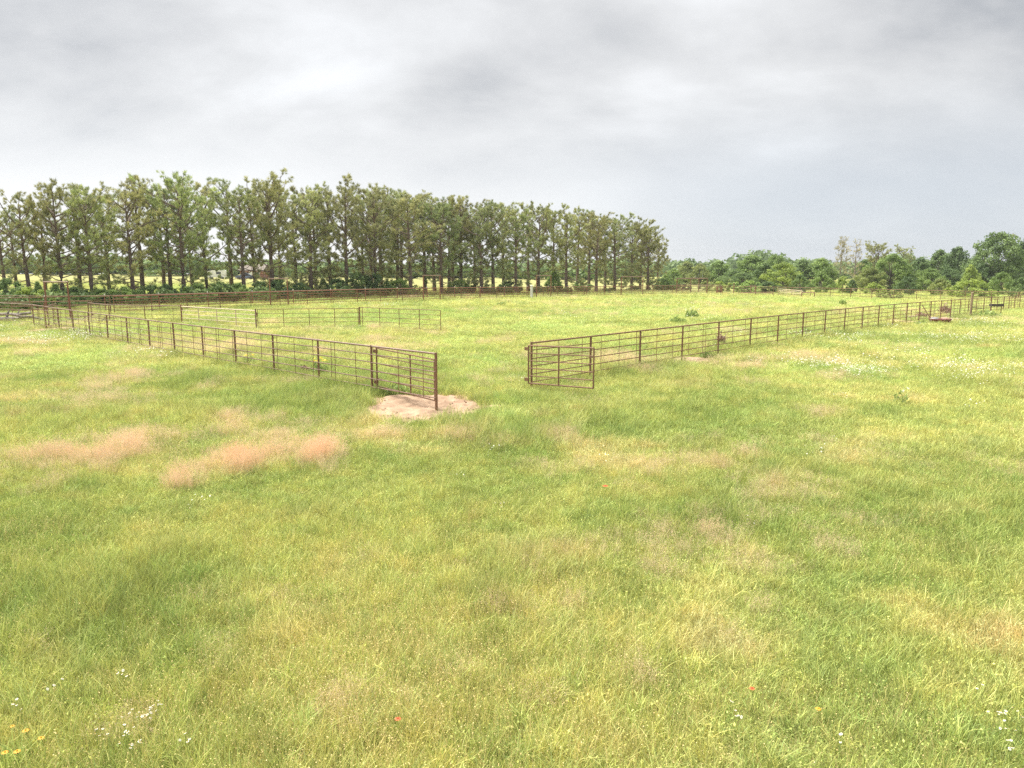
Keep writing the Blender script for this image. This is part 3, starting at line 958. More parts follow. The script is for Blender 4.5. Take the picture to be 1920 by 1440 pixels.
# gates at the opening
gd = (LD * 3.05)
ga = L0 + LD * 2.93; gb = L0 + LD * .32
nrm = Vector((.694, .72))
pipe_gate('pipe_gate', tuple(ga + nrm * .12), tuple(gb + nrm * .22), .27, 1.17, 'rusty gate folded flat against the fence bay beside the bare sand',
          ups=(0, .60, 1), group='gates of the front opening')
hx = at(990.8, 718.5, 22.3); ex = at(1112.4, 728, 20.9)
pipe_gate('pipe_gate', (hx.x, hx.y), (ex.x, ex.y), 0.0, 1.19, 'rusty six-rail gate swung out towards the camera from its hinge post', za=hx.z, zb=ex.z, ups=(0, .48, 1),
          group='gates of the front opening', r=.024)

# pens in the left corner
pA, pB, pC = Vector((-33.3, 56.5)), Vector((-30.3, 54.0)), Vector((-24.4, 53.0))
pD, pE, pF = Vector((-17.1, 47.9)), Vector((-10.4, 49.0)), Vector((-4.48, 45.0))
pipe_fence('pen_fence', [tuple(pA), tuple(pB), tuple(pC)], 'low pipe fence of the corner pen ending at the pale gate panel', h=1.25, rails=(.3, .62, .94), stay=1.7,
           group='fences of the corner pens', spacing=3.6, mats=('rust', 'rust_pale', 'rust'))
pipe_gate('paddock_gate', tuple(pC), tuple(pD), .10, 1.12, 'cream painted five-rail gate panel standing open in the paddock', n_rails=5, ups=(0, .25, .5, .75, 1), mat='cream_pipe', group='gate panels standing in the paddock', hinge=False, r=.034)
pipe_gate('paddock_gate', (pD.x + .12, pD.y), tuple(pE), .12, 1.2, 'dark gate panel joining the cream panel and the end panel', n_rails=5, ups=(0, .25, .5, .75, .985), mat='rust', group='gate panels standing in the paddock', hinge=False)
pipe_gate('paddock_gate', (pE.x + .1, pE.y - .05), tuple(pF), .14, 1.24, 'dark gate panel whose free end stands out in the paddock grass', n_rails=5, ups=(.02, .25, .5, .75, 1), mat='rust', group='gate panels standing in the paddock', hinge=False)
for p, lab, mt in ((pC, 'reddish pipe post at the start of the cream gate panel', 'rust_red'), (pD, 'stout pale pipe post between the cream and dark gate panels', 'rust_pale'),
                   (pE, 'dark pipe post with a white foot between two dark gate panels', 'rust')):
    r0 = empty('gate_post', on(p.x, p.y), lab, 'post', 'posts of the gate panels')
    q = on(p.x, p.y)
    pipe('post', q - Vector((0, 0, .3)), q + Vector((0, 0, 1.42 if mt == 'rust' else 1.36)), .05, mt, r0, 9)
    if mt == 'rust': MB().lathe([(.02, .16), (.13, .14), (.15, 0), (.15, -.1)], 10).build('footing', M['white_post'], r0)
    else: MB().box((.06, 0, 1.0), (.12, .07, .2), .3).build('hinge', M['rust'], r0)
pipe_fence('pen_fence', [tuple(l_end), (-37.4, 51.6), (-47, 58)], 'weathered pipe fence leaving the frame beside the log pile', group='fences of the corner pens', spacing=3.9,
           rails=(.3, .7, 1.1), stay=0, mats=('rust', 'rust_pale', 'rust'))
pipe_fence('pen_fence', [(-44, 60.5), (-34.6, 62)], 'thin pipe fence behind the log pile joining the double run', group='fences of the corner pens', spacing=3.2, rails=(.35, .7, 1.05), stay=1.6, mats=('rust', 'rust', 'rust'))
cg0 = L0 + LD * 3.05 * 13
pipe_gate('pen_gate', tuple(cg0 + Vector((.1, .12))), (-31.6, 49.9), .2, 1.35, 'weathered gate swung into the corner pen at the tall corner post', n_rails=6, ups=(0, .55, 1), mat='rust_pale', group='gates of the corner pens')
pipe_gate('pen_gate', (-33.2, 56.7), (-37.0, 53.2), .2, 1.2, 'open rusty gate hanging from the near post of the corner arch', n_rails=5, ups=(0, .5, 1), mat='rust', group='gates of the corner pens')


def arch(px0, px1, ytop, Y0, Y1, label, r=.06, extra=()):
    a, b = on(col_at(px0, Y0), Y0), on(col_at(px1, Y1), Y1)
    ta, tb = at(px0, ytop, Y0).z, at(px1, ytop, Y1).z
    root = empty('gate_arch', a, label, 'gate arch', 'tall pipe arches over the gateways')
    pipe('post', a - Vector((0, 0, .3)), Vector((a.x, a.y, ta)), r, 'rust_red', root, 8)
    pipe('post', b - Vector((0, 0, .3)), Vector((b.x, b.y, tb)), r, 'rust_red', root, 8)
    d = (b - a).normalized() * .14
    pipe('crossbar', Vector((a.x, a.y, ta + .05)) - d, Vector((b.x, b.y, tb + .05)) + d, r, 'rust_pale', root, 8)
    return root


arch(84, 127, 530, 57.5, 55.5, 'tall pipe arch over the corner pen gateway', .055)
arch(506, 539, 523.5, 72.6, 74.4, 'tall pipe arch in front of the red brick house', .06)
arch(794, 825, 517.5, 85.2, 87.6, 'tall pipe arch before the middle of the pine row', .06)
arch(1006, 1033, 517.5, 100, 102.6, 'tall pipe arch just beside the white post', .06)
arch(1165, 1205, 519.5, 116, 120, 'widest pipe arch, before the last pines of the row', .065)

# loading frame at the far corner
lr = empty('loading_frame', on(col_at(1269, 130), 130), 'rusty pipe loading frame with a flat overhead rim at the far corner', 'pipe frame')
cs = [(1269, 130), (1326, 132.5), (1310, 136.5), (1295, 133.5)]
tops = []
for px, Y in cs:
    q = on(col_at(px, Y), Y); tops.append(Vector((q.x, q.y, 3.02)))
    pipe('post', q - Vector((0, 0, .3)), tops[-1], .085, 'rust', lr, 8)
for i, j in ((0, 1), (1, 2), (2, 3), (3, 0)):
    pipe('crossbar', tops[i], tops[j], .08, 'rust_pale', lr)
for z in (.5, .9, 1.3, 1.65):
    a, b = on(col_at(1269, 130), 130), on(col_at(1352, 133), 133)
    pipe('rail', a + Vector((0, 0, z)), b + Vector((0, 0, z)), .045, 'rust_pale', lr)
# squeeze box next to it
sq = empty('squeeze_box', on(col_at(1348.5, 131), 131), 'small rusty upright box of pipes beside the loading frame', 'cattle box')
for dx in (-.35, .35):
    for dy in (-.3, .3):
        MB().box((dx, dy, .6), (.12, .12, 1.35)).build('post', M['rust_red'], sq)
MB().box((0, 0, 1.12), (.62, .5, .12)).build('panel', M['rust_red'], sq)
MB().box((0, 0, .45), (.62, .5, .4)).build('panel', M['rust'], sq)
# hitching rails
for a, b, n, lab in (((1388, 126.5), (1449, 124), 3, 'low rusty hitching rail standing in front of the far fence'), ((1504, 113.8), (1528, 112.2), 2, 'short hitching rail between the cream gate and the far trees')):
    pa, pb = on(col_at(a[0], a[1]), a[1]), on(col_at(b[0], b[1]), b[1])
    root = empty('hitching_rail', pa, lab, 'rail')
    zt = 3.7 - 33.0 / 1357 * a[1]
    for k in range(n):
        q = pa.lerp(pb, k / (n - 1)); pipe('post', q - Vector((0, 0, .3)), Vector((q.x, q.y, zt)), .07, 'rust', root)
    pipe('crossbar', Vector((pa.x, pa.y, zt)), Vector((pb.x, pb.y, zt)), .07, 'rust', root)
# narrow frame behind it
arch(1407.5, 1416, 535.5, 134, 135.2, 'small narrow pipe frame behind the low hitching rail', .06)
pq = on(col_at(1376, 127), 127)
tp_ = empty('corner_post', pq, 'lone thick rusty post left of the low hitching rail', 'post')
pipe('post', pq - Vector((0, 0, .3)), pq + Vector((0, 0, 1.95)), .09, 'rust', tp_)
MB().lathe([(.0, 1.99), (.09, 1.98), (.11, 1.94), (.11, 1.9)], 8).build('cap', M['rust'], tp_)
# cream bow gate hung slanting
A = at(1460, 541.5, 119.5); Bq = at(1504, 545.5, 116)
bow = empty('bow_gate', on(A.x, A.y), 'cream tube gate with rounded ends hanging aslant on the far fence', 'gate')
for k in range(5):
    dz = -.24 * k
    pipe('rail', A + Vector((0, 0, dz)), Bq + Vector((0, 0, dz)), .045 if k < 3 else .03, 'cream_pipe' if k < 3 else 'rust_pale', bow)
for u in (.02, .34, .67, .98):
    q = A.lerp(Bq, u); pipe('upright', q + Vector((0, 0, -.96)), q, .04, 'cream_pipe', bow)
for e, s in ((A, -1), (Bq, 1)):
    d = (Bq - A).normalized() * s
    m = MB(); m.tube([e - bow.location + Vector((0, 0, 0)), e - bow.location + d * .16 + Vector((0, 0, -.10)), e - bow.location + d * .2 + Vector((0, 0, -.24)), e - bow.location + d * .16 + Vector((0, 0, -.38)), e - bow.location + Vector((0, 0, -.48))], .045, 7)
    m.build('end_bow', M['cream_pipe'], bow)

# single posts
def lone_post(px, Y, ytop, r, mat, name, label, cat='post', sides=8, cap=True):
    q = on(col_at(px, Y), Y); zt = at(px, ytop, Y).z
    root = empty(name, q, label, cat)
    pipe('post', q - Vector((0, 0, .3)), Vector((q.x, q.y, zt)), r, mat, root, sides)
    if cap: MB().lathe([(0, r * .5), (r * .8, r * .35), (r * 1.06, 0), (r * 1.06, -.05)], 10, (0, 0, zt - q.z)).build('cap', M[mat], root)
    return root


lone_post(997, 98.5, 535.5, .17, 'white_post', 'white_post', 'thick white post in the fence before the pines')
wp = lone_post(1824.5, 61.4, 549, .10, 'wood_post', 'wooden_post', 'tall tan wooden post standing at the long fence')
pipe('insulator', wp.location + Vector((0.05, -.1, .82)), wp.location + Vector((.75, -.25, .80)), .03, 'dark_metal', wp)
# steel brace posts and feeder beside the fence
q = on(col_at(1729.5, 55.9), 55.9)
br = empty('brace_post', q, 'slanting pipe brace leaning on the fence beside the red tub', 'brace')
pipe('brace', q + Vector((.65, -.6, -.05)), q + Vector((.05, -.1, 1.2)), .035, 'rust', br)
MB().box((.65, -.6, .0), (.16, .16, .10)).build('foot', M['rust'], br)
q = on(col_at(1713.5, 53), 53)
tp2 = empty('marker_post', q, 'thin short stake in weeds left of the red tub', 'stake')
pipe('stake', q - Vector((0, 0, .2)), q + Vector((-.05, 0, .95)), .022, 'dark_metal', tp2)
MB().box((-.05, -.02, .9), (.05, .02, .12)).build('tab', M['dark_metal'], tp2)
# red tub with a grey lid
q = on(col_at(1768, 52.5), 52.5)
tub = empty('stock_tub', q, 'squat red stock tub with a tilted grey lid by the fence', 'tub')
MB().lathe([(.50, .0), (.66, .04), (.70, .24), (.75, .30), (.75, .34), (.70, .34), (.66, .20), (.0, .16)], 26).build('body', M['red_paint'], tub, smooth=True)
MB().lathe([(.0, .0), (.66, .0)], 26).build('dark_inner_disc', M['dark_metal'], tub, (0, 0, .24))  # dark disc standing in for the tub's dark interior
lid = MB().lathe([(.0, .05), (.15, .045), (.25, .02), (.27, .0), (.27, -.03), (.2, -.02)], 26).build('lid', M['grey_lid'], tub, (-.25, .30, .36), smooth=True)
lid.rotation_euler = (.05, -.10, 0)
# dark feed box on legs
q = on(col_at(1858, 66), 66)
fb = empty('feed_box', q, 'dark metal feed box on two legs behind the long fence', 'feeder')
fb.location.y -= 1.0
MB().box((0, 0, .95), (1.1, .4, .22)).build('tray', M['dark_metal'], fb)
for s in (-.45, .45): pipe('leg', fb.location + Vector((s, 0, -.1)), fb.location + Vector((s, 0, .9)), .035, 'rust', fb)
# utility pole far right
up_ = lone_post(1889, 190, 438, .17, 'pole', 'utility_pole', 'brown utility pole rising above the big leafy tree', 'pole', 10, False)
zt = at(1889, 438, 190).z
for s in (-.5, .5):
    MB().lathe([(.0, .16), (.06, .14), (.07, 0), (.04, -.02)], 8, (s, 0, zt - up_.location.z - .3)).build('insulator', M['pole'], up_)
MB().box((0, -.2, zt - up_.location.z - .45), (1.5, .1, .12)).build('crossarm', M['pole'], up_)


# fallen logs and the pile beside the corner pen
def log(px, Y, ln, r, rz, label, z=0.0, mat='deadwood', tilt=0.0):
    p = on(col_at(px, Y), Y, z + r * .8)
    m = MB(); rr_ = random.Random(int(px * 7))
    pts = [(t * ln - ln / 2, rr_.uniform(-.08, .08), rr_.uniform(-.05, .05)) for t in (0, .3, .6, 1)]
    m.tube(pts, [r, r * .92, r * .85, r * .7], 9)
    root = empty('fallen_log', p, label, 'log', 'logs lying about the pens')
    root.rotation_euler = (0, tilt, rz)
    o = m.build('trunk', M[mat], root)
    b = MB(); b.tube([(ln * .1, 0, r * .5), (ln * .16, .1, r * 2.2), (ln * .24, .2, r * 3.0)], [r * .4, r * .3, r * .12], 6); b.build('branch_stub', M[mat], root)
    return root


log(22, 53.5, 2.3, .12, .15, 'pale bleached log on top of the pile outside the pen', .45, tilt=-.06)
log(34, 54.2, 2.4, .13, -.2, 'bleached log with a raised stub behind the pile', .1)
log(46, 53, 2.0, .10, .5, 'thin pale log leaning against the side of the pile', .3, tilt=.2)
log(3, 52.3, 1.2, .24, .1, 'thick dark log stub at the left edge by the pen', 0, 'bark_grey')
log(146, 54.2, 1.9, .11, .1, 'dark grey log lying in the pen grass below the arch', 0, 'bark_grey')
log(181, 52.8, 2.3, .12, -.1, 'longer dark log lying in grass near the pen fence', 0, 'bark_grey')

# ------------------------------------------------------------------ trees
class NP:
    def __init__(s): s.v = []; s.f = []; s.r = []; s.n = 0

    def add(s, V, Fc, rn):
        s.v.append(V); s.f += [tuple(s.n + i for i in q) for q in Fc]; s.r.append(rn); s.n += len(V)


def needle_clumps(rg, C, D, k, ln, wd):
    """spiky needle sprays at centres C pointing along D"""
    n = len(C)
    d = D[:, None] * .9 + rg.normal(0, .55, (n, k, 3)); d[..., 2] += .3
    d /= np.linalg.norm(d, axis=-1)[..., None]
    e = np.cross(d, rg.normal(0, 1, (n, k, 3))); e /= np.linalg.norm(e, axis=-1)[..., None]
    L_ = rg.uniform(.65, 1.25, (n, k, 1)) * ln; W = wd * rg.uniform(.7, 1.3, (n, k, 1))
    c = C[:, None] + rg.normal(0, .06, (n, k, 3)) + d * ln * .1
    V = np.stack([c - e * W, c + e * W, c + d * L_ + e * W * .25, c + d * L_ - e * W * .25], 2).reshape(-1, 3)
    m = n * k
    rn = np.repeat(np.clip(np.repeat(rg.uniform(0, 1, n), k) * .7 + rg.uniform(0, .3, m), 0, 1), 4)
    return V, [(4 * i, 4 * i + 1, 4 * i + 2, 4 * i + 3) for i in range(m)], rn


def make_pine(seed, H=15.0, start=.30, spread=.26, dens=1.0, n_limb=36, lean=0.0, fork=False):
    rg = np.random.default_rng(seed)
    tr = MB(); nd = []; dirs = []
    sway = rg.normal(0, .10, 2); ph = rg.uniform(0, 6)

    def axis(t):
        return np.array((sway[0] * math.sin(t * 3 + ph) * t + lean * t * t * H * .12 - lean * .0, sway[1] * math.sin(t * 4 + ph) * t, t * H))
    ts = np.linspace(0, 1, 12)
    r0 = .0195 * H
    rad = [r0 * (1.22 if t < .02 else 1) * (1 - t) ** .75 + .025 for t in ts]
    tr.tube([tuple(axis(t) - np.array((0, 0, .3 if t == 0 else 0))) for t in ts], rad, 9)
    az = rg.uniform(0, 6.28)
    side = rg.uniform(0, 6.28)
    for i in range(n_limb):
        u = (i + rg.uniform(-.3, .3)) / n_limb
        h = start + (0.985 - start) * np.clip(u, 0, 1) ** 1.0
        az += 2.4 + rg.normal(0, .4)
        prof = (0.55 + .45 * math.sin(math.pi * min(1, (1 - h) / (1 - start) * .95 + .12))) * (min(1, (1 - h) * 4.8 + .22))
        Lb = spread * H * prof * rg.uniform(.55, 1.15) * (1 + .18 * math.cos(az - side))
        el = rg.uniform(-.30, .22) + .42 * sstep(.18, .42, h) + .8 * max(0, (h - .5))
        p = axis(h); d = np.array((math.cos(az) * math.cos(el), math.sin(az) * math.cos(el), math.sin(el)))
        pts = [p]
        ns = 5
        for s_ in range(ns):
            d = d + rg.normal(0, .12, 3) + np.array((0, 0, .10 * (h > .25))); d /= np.linalg.norm(d)
            pts.append(pts[-1] + d * Lb / ns)
        rb = .012 * Lb + .012 + .008 * (1 - h)
        tr.tube([tuple(q) for q in pts], [rb * 1.5, rb * 1.2, rb, rb * .75, rb * .5, rb * .25], 5, False)
        bare = h < start + .10 and rg.uniform() < .45
        nsub = int(np.clip(Lb * 2.9, 3, 11) * dens)
        if bare: nsub = int(nsub * .35)
        for k in range(nsub):
            t = rg.uniform(.28, 1.0) if k else 1.0
            q = t * ns; j = min(int(q), ns - 1); base = pts[j] * (1 - (q - j)) + pts[j + 1] * (q - j)
            dd = pts[j + 1] - pts[j]; dd /= np.linalg.norm(dd)
            sd = dd * .7 + rg.normal(0, .55, 3) + np.array((0, 0, .28)); sd /= np.linalg.norm(sd)
            ls = Lb * .30 * (1.25 - t * .7) * rg.uniform(.6, 1.2) + .15
            tip = base + sd * ls
            tr.tube([tuple(base), tuple(base + sd * ls * .5 + rg.normal(0, .03, 3)), tuple(tip)], [rb * .38, rb * .28, rb * .15], 3, False)
            m = 2 + int(ls * 2.9)
            for w in range(m):
                f = .45 + .55 * (w + .5) / m if w < m - 1 else 1.0
                nd.append(base + sd * ls * f + rg.normal(0, .11, 3)); dirs.append(sd)
    # few dead stubs below the crown
    for k in range(7):
        h = rg.uniform(.12, start + .05); a = rg.uniform(0, 6.28); ln = rg.uniform(.4, 1.6); p = axis(h)
        e = np.array((math.cos(a), math.sin(a), rg.uniform(-.1, .25)))
        tr.tube([tuple(p), tuple(p + e * ln * .6), tuple(p + e * ln + np.array((0, 0, rg.normal(0, .15))))], [.04, .03, .012], 4, False)
    V, Fc, rn = needle_clumps(rg, np.array(nd), np.array(dirs), 25, .33, .020)
    tm = tr.mesh('pine_trunk', M['bark'])
    cm = mesh_np('pine_crown', V, Fc, M['needle'], {'rnd': rn})
    zt_ = V[:, 2]; return tm, cm, float(np.sort(zt_)[-40])


PINES = [make_pine(101, start=.15, spread=.37, dens=.78), make_pine(102, start=.07, spread=.36, dens=.82, n_limb=38), make_pine(103, start=.17, spread=.34, dens=.76),
         make_pine(104, start=.10, spread=.38, dens=.78, n_limb=40), make_pine(105, start=.22, spread=.31, dens=.78),
         make_pine(106, start=.07, spread=.37, dens=.80, n_limb=42), make_pine(107, start=.17, spread=.33, dens=.50, n_limb=28),
         make_pine(108, start=.26, spread=.27, dens=.75, n_limb=28)]


def place(name, meshes, p, s, rz, color, label, cat, group=None, sz=None, parts=('trunk', 'crown'), tilt=(0, 0)):
    root = empty(name, p, label, cat, group)
    root.rotation_euler = (tilt[0], tilt[1], rz); root.scale = (s, s, sz or s)
    for nm, me in zip(parts, meshes):
        o = link(nm, me, root); o.color = (*color, 1)
    return root


TA = Vector((-34.3, 62)) + Vector((-.716, .699)) * 15.5
tr_rng = random.Random(3)


def row_point(px, extra):
    """point where bearing px meets the tree row shifted back by extra metres"""
    a = TA + Vector((-.716, .699)) * extra
    d = ray(px, 545); k = d[0] / d[1]
    t = (k * a.y - a.x) / (RD.x - k * RD.y)
    p = a + RD * t
    return p


def pine(px, ytop, extra, var, label, tint=1.0, wide=1.0, tilt=0.0):
    p = row_point(px, extra)
    z = float(gz(p.x, p.y)); zt = at(px, ytop, p.y).z
    s = (zt - z) / PINES[var][2]
    g = tr_rng.uniform(.80, 1.2) * tint
    place('pine_tree', PINES[var][:2], (p.x, p.y, z), s * wide, tr_rng.uniform(0, 6.28), (g * tr_rng.uniform(.90, 1.12), g, g * tr_rng.uniform(.9, 1.05)), label, 'pine tree', 'pines in the windbreak row', sz=s, tilt=(tr_rng.uniform(-.025, .025), tilt + tr_rng.uniform(-.03, .03)))


FRONT = [(12, 372, 6, 'sparse pine cut off by the left edge of the photo'), (56, 352, 6, 'slender leaning pine with bare open limbs beside the left edge'), (118, 337, 0, 'open-crowned pine standing over the corner pen arch'),
         (172, 340, 1, 'dense dark pine just behind the corner pen arch'), (250, 330, 3, 'broad pine with low boughs above the pale logs of the pen'),
         (345, 319, 0, 'tallest broad pine with a pale straight trunk above the cream gate panel'), (458, 342, 2, 'narrow pine with a dark trunk beside the brick house'),
         (512, 319, 5, 'tall pointed pine rising straight behind the second arch'), (583, 336, 3, 'pine with a double-looking thick trunk next to the second arch'),
         (650, 331, 1, 'round-topped pine with pale trunk and low side boughs'), (706, 343, 0, 'pine on three close trunks before the middle arch'),
         (770, 352, 2, 'pine whose straight trunk stands left of the middle arch'), (828, 368, 5, 'pine with a forked low trunk at the middle arch'),
         (903, 373, 3, 'stout pine between the middle arch and the white post'), (925, 377, 4, 'tall clean-stemmed pine left of the white post'), (968, 379, 1, 'pine crown just left of the white post'),
         (1010, 378, 0, 'pine standing behind the arch beside the white post'), (1062, 383, 3, 'broad pine just past the arch beside the white post'),
         (1118, 393, 2, 'pine with pale bare trunk before the widest arch'), (1152, 397, 1, 'thick-stemmed pine at the widest arch'),
         (1184, 406, 3, 'dense pine framed by the widest arch'), (1214, 416, 5, 'last rounded pine at the right end of the row')]
BACK = [(32, 392, 7, 'small thin pine behind the leaning open pine'), (85, 366, 4, 'pine behind and between the two leftmost big pines'), (150, 337, 4, 'thin dark pine stem behind the corner arch pines'), (205, 352, 2, 'pine filling the gap left of the broad low-boughed pine'),
        (268, 328, 7, 'slim pine stem close behind the broad low-boughed pine'), (308, 340, 2, 'clean pine stem standing left of the tallest broad pine'), (320, 352, 7, 'second clean stem left of the tallest broad pine'),
        (362, 336, 4, 'slim stem directly behind the tallest broad pine'), (388, 352, 1, 'bushy yellow-green pine right of the tallest broad pine'), (435, 334, 7, 'thin stemmed pine left of the brick house'),
        (480, 352, 2, 'pine crown right above the brick house'), (527, 346, 4, 'dark stem right behind the tall pointed pine'), (556, 352, 1, 'pine between the second arch and the double-looking trunk'), (593, 350, 4, 'dark stem touching the double-looking trunk'),
        (620, 352, 7, 'pine in the gap left of the round-topped pine'), (680, 356, 2, 'pine in the gap right of the round-topped pine'), (697, 351, 4, 'left stem of the three close trunks'), (715, 350, 7, 'right stem of the three close trunks'),
        (745, 360, 1, 'back pine left of the straight trunk by the middle arch'), (752, 357, 4, 'thin back stem near the straight trunk by the middle arch'), (797, 364, 7, 'thin pine seen through the middle arch'), (815, 366, 4, 'second thin pine seen through the middle arch'),
        (842, 368, 2, 'stem just right of the forked pine'), (850, 366, 7, 'dark stem two trunks right of the forked pine'), (864, 367, 4, 'thin stem between the forked pine and the stout pine'), (890, 378, 1, 'back pine left of the stout pine'),
        (945, 383, 7, 'thin back stem left of the white post'), (990, 382, 4, 'back pine right over the white post'), (1036, 387, 2, 'back pine right of the arch beside the white post'), (1082, 391, 7, 'thin pine between the two last arches'),
        (1104, 394, 4, 'dark stem before the pale bare trunk'), (1134, 401, 1, 'back pine filling the gap at the widest arch'), (1200, 412, 4, 'back stem beside the last rounded pine'), (1232, 440, 1, 'lowest pine trailing off at the right end of the row')]
for i, (px, yt, v, lab) in enumerate(FRONT):
    pine(px, yt, tr_rng.uniform(-1.0, 1.5), v, lab, 1.0, 1.06 if px < 700 else 1.15, tilt=-.06 if i == 1 else 0)
for i, (px, yt, v, lab) in enumerate(BACK):
    pine(px, yt, 5 + (i % 2) * 4.5 + tr_rng.uniform(-1, 1), v, lab, .95 if px != 388 else 1.2, 1.0 if px < 700 else 1.1)


# broad-leaved trees
def make_broadleaf(seed, H=9.0, wide=.8, lobes=30, low=.06, leaf=.34, per=52, trunk=True):
    rg = np.random.default_rng(seed)
    tr = MB()
    tr.tube([(0, 0, -.3), (rg.normal(0, .05), rg.normal(0, .05), H * .2), (rg.normal(0, .15), rg.normal(0, .15), H * .42)], [H * .024, H * .018, H * .014], 8)
    C = []; Rr = []
    nv = NP()
    for i in range(lobes):
        h = low + (1 - low) * (i + rg.uniform(0, 1)) / lobes
        w = wide * H * .5 * (math.sin(math.pi * min(1, (h - low) / (1 - low) * .80 + .20)) ** .7)
        a = i * 2.4 + rg.normal(0, .4); rr = w * math.sqrt(rg.uniform(.15, 1)) * rg.uniform(.75, 1.1)
        c = np.array((math.cos(a) * rr, math.sin(a) * rr, h * H * .93)); r = H * rg.uniform(.075, .145) * (1.1 - .4 * h)
        C.append(c); Rr.append(r)
        tr.tube([(0, 0, H * min(.4, h * .6)), tuple(c * .55 + np.array((0, 0, H * .12))), tuple(c)], [H * .010, H * .006, H * .002], 5, False)
        n = int(per * rg.uniform(.7, 1.2))
        d = rg.normal(0, 1, (n, 3)); d /= np.linalg.norm(d, axis=1)[:, None]
        P = c + d * r * rg.uniform(.55, 1.12, (n, 1)) ** .6 * np.array((1.15, 1.15, .85))
        k = 5
        lc = P[:, None] + rg.normal(0, leaf * .55, (n, k, 3))
        nn = d[:, None] * .8 + rg.normal(0, .6, (n, k, 3)) + np.array((0, 0, .35)); nn /= np.linalg.norm(nn, axis=-1)[..., None]
        u = np.cross(nn, rg.normal(0, 1, (n, k, 3))); u /= np.linalg.norm(u, axis=-1)[..., None]
        w2 = np.cross(nn, u); s = leaf * rg.uniform(.35, .7, (n, k, 1))
        V = np.stack([lc - u * s, lc + w2 * s * .55, lc + u * s, lc - w2 * s * .55], 2).reshape(-1, 3)
        m = n * k
        lob = rg.uniform(0, 1)
        nv.add(V, [(4 * q, 4 * q + 1, 4 * q + 2, 4 * q + 3) for q in range(m)], np.repeat(np.clip(.45 * lob + .25 * np.repeat(rg.uniform(0, 1, n), k) + .3 * rg.uniform(0, 1, m), 0, 1), 4))
    cm = mesh_np('leafy_crown', np.concatenate(nv.v), nv.f, M['leaf'], {'rnd': np.concatenate(nv.r)})
    return tr.mesh('leafy_trunk', M['bark_grey']), cm, H


BROAD = [make_broadleaf(201, wide=.85, lobes=34), make_broadleaf(202, wide=1.05, lobes=38), make_broadleaf(203, wide=.65, lobes=28), make_broadleaf(204, wide=1.2, lobes=50, per=56, leaf=.30)]
BUSH = [make_broadleaf(211, H=3, wide=1.4, lobes=22, low=.03, leaf=.20, per=40), make_broadleaf(212, H=3, wide=1.1, lobes=20, low=.03, leaf=.18, per=40), make_broadleaf(213, H=3, wide=1.9, lobes=30, low=.02, leaf=.22, per=36)]


def make_cedar(seed, H=4.0):
    rg = np.random.default_rng(seed); tr = MB()
    tr.tube([(0, 0, -.2), (0, 0, H * .9)], [.07, .015], 6)
    n = 520
    h = rg.uniform(.04, 1, n) ** 1.15; a = rg.uniform(0, 6.28, n); r = (1 - h) * H * .27 * rg.uniform(.45, 1.1, n)
    C = np.stack([np.cos(a) * r, np.sin(a) * r, h * H], 1); D = np.stack([np.cos(a), np.sin(a), np.full(n, .7)], 1)
    V, Fc, rn = needle_clumps(rg, C, D, 9, .22, .035)
    return tr.mesh('cedar_trunk', M['bark_grey']), mesh_np('cedar_crown', V, Fc, M['needle'], {'rnd': rn}), H


def make_bare(seed, H=13.0, leafy_=.5):
    rg = np.random.default_rng(seed); tr = MB(); nd = []; dr = []
    tr.tube([(0, 0, -.3), (.1, 0, H * .3), (-.1, .1, H * .65), (0, 0, H * .96)], [.26, .2, .12, .03], 8)
    for i in range(30):
        h = .22 + .75 * (i / 30); a = i * 2.4 + rg.normal(0, .3); Lb = H * .22 * (1.15 - h * .85) * rg.uniform(.6, 1.15); el = rg.uniform(.3, .9)
        p = np.array((0, 0, h * H)); d = np.array((math.cos(a) * math.cos(el), math.sin(a) * math.cos(el), math.sin(el)))
        e = p + d * Lb
        tr.tube([tuple(p), tuple(p + d * Lb * .5 + rg.normal(0, .1, 3)), tuple(e)], [.07 * (1.1 - h), .05 * (1.1 - h), .015], 5, False)
        for k in range(9):
            t = rg.uniform(.35, 1); b = p + d * Lb * t; sd = d * .6 + rg.normal(0, .5, 3) + np.array((0, 0, .3)); sd /= np.linalg.norm(sd); ls = rg.uniform(.5, 1.3)
            tr.tube([tuple(b), tuple(b + sd * ls)], [.025, .008], 3, False)
            if rg.uniform() < leafy_:
                nd += [b + sd * ls, b + sd * ls * .6]; dr += [sd, sd]
    V, Fc, rn = needle_clumps(rg, np.array(nd), np.array(dr), 8, .32, .035)
    return tr.mesh('bare_trunk', M['deadwood']), mesh_np('sparse_crown', V, Fc, M['needle'], {'rnd': rn}), H


CEDAR = make_cedar(301); BARE = [make_bare(311, 13, .75), make_bare(312, 13, .28)]
bl = random.Random(9)


def plant(name, kit, px, ytop, Y, wpx, color, label, cat, group, base_w=None):
    """a plant of the kit at bearing px and distance Y, its top at row ytop, about wpx pixels wide"""
    x = col_at(px, Y); z = float(gz(x, Y)); H = max(.4, at(px, ytop, Y).z - z)
    sz = H / kit[2]
    s = (wpx * Y / 1357) / (base_w * kit[2]) if base_w else sz
    place(name, kit[:2], (x, Y, z), s, bl.uniform(0, 6.28), color, label, cat, group, sz=sz)


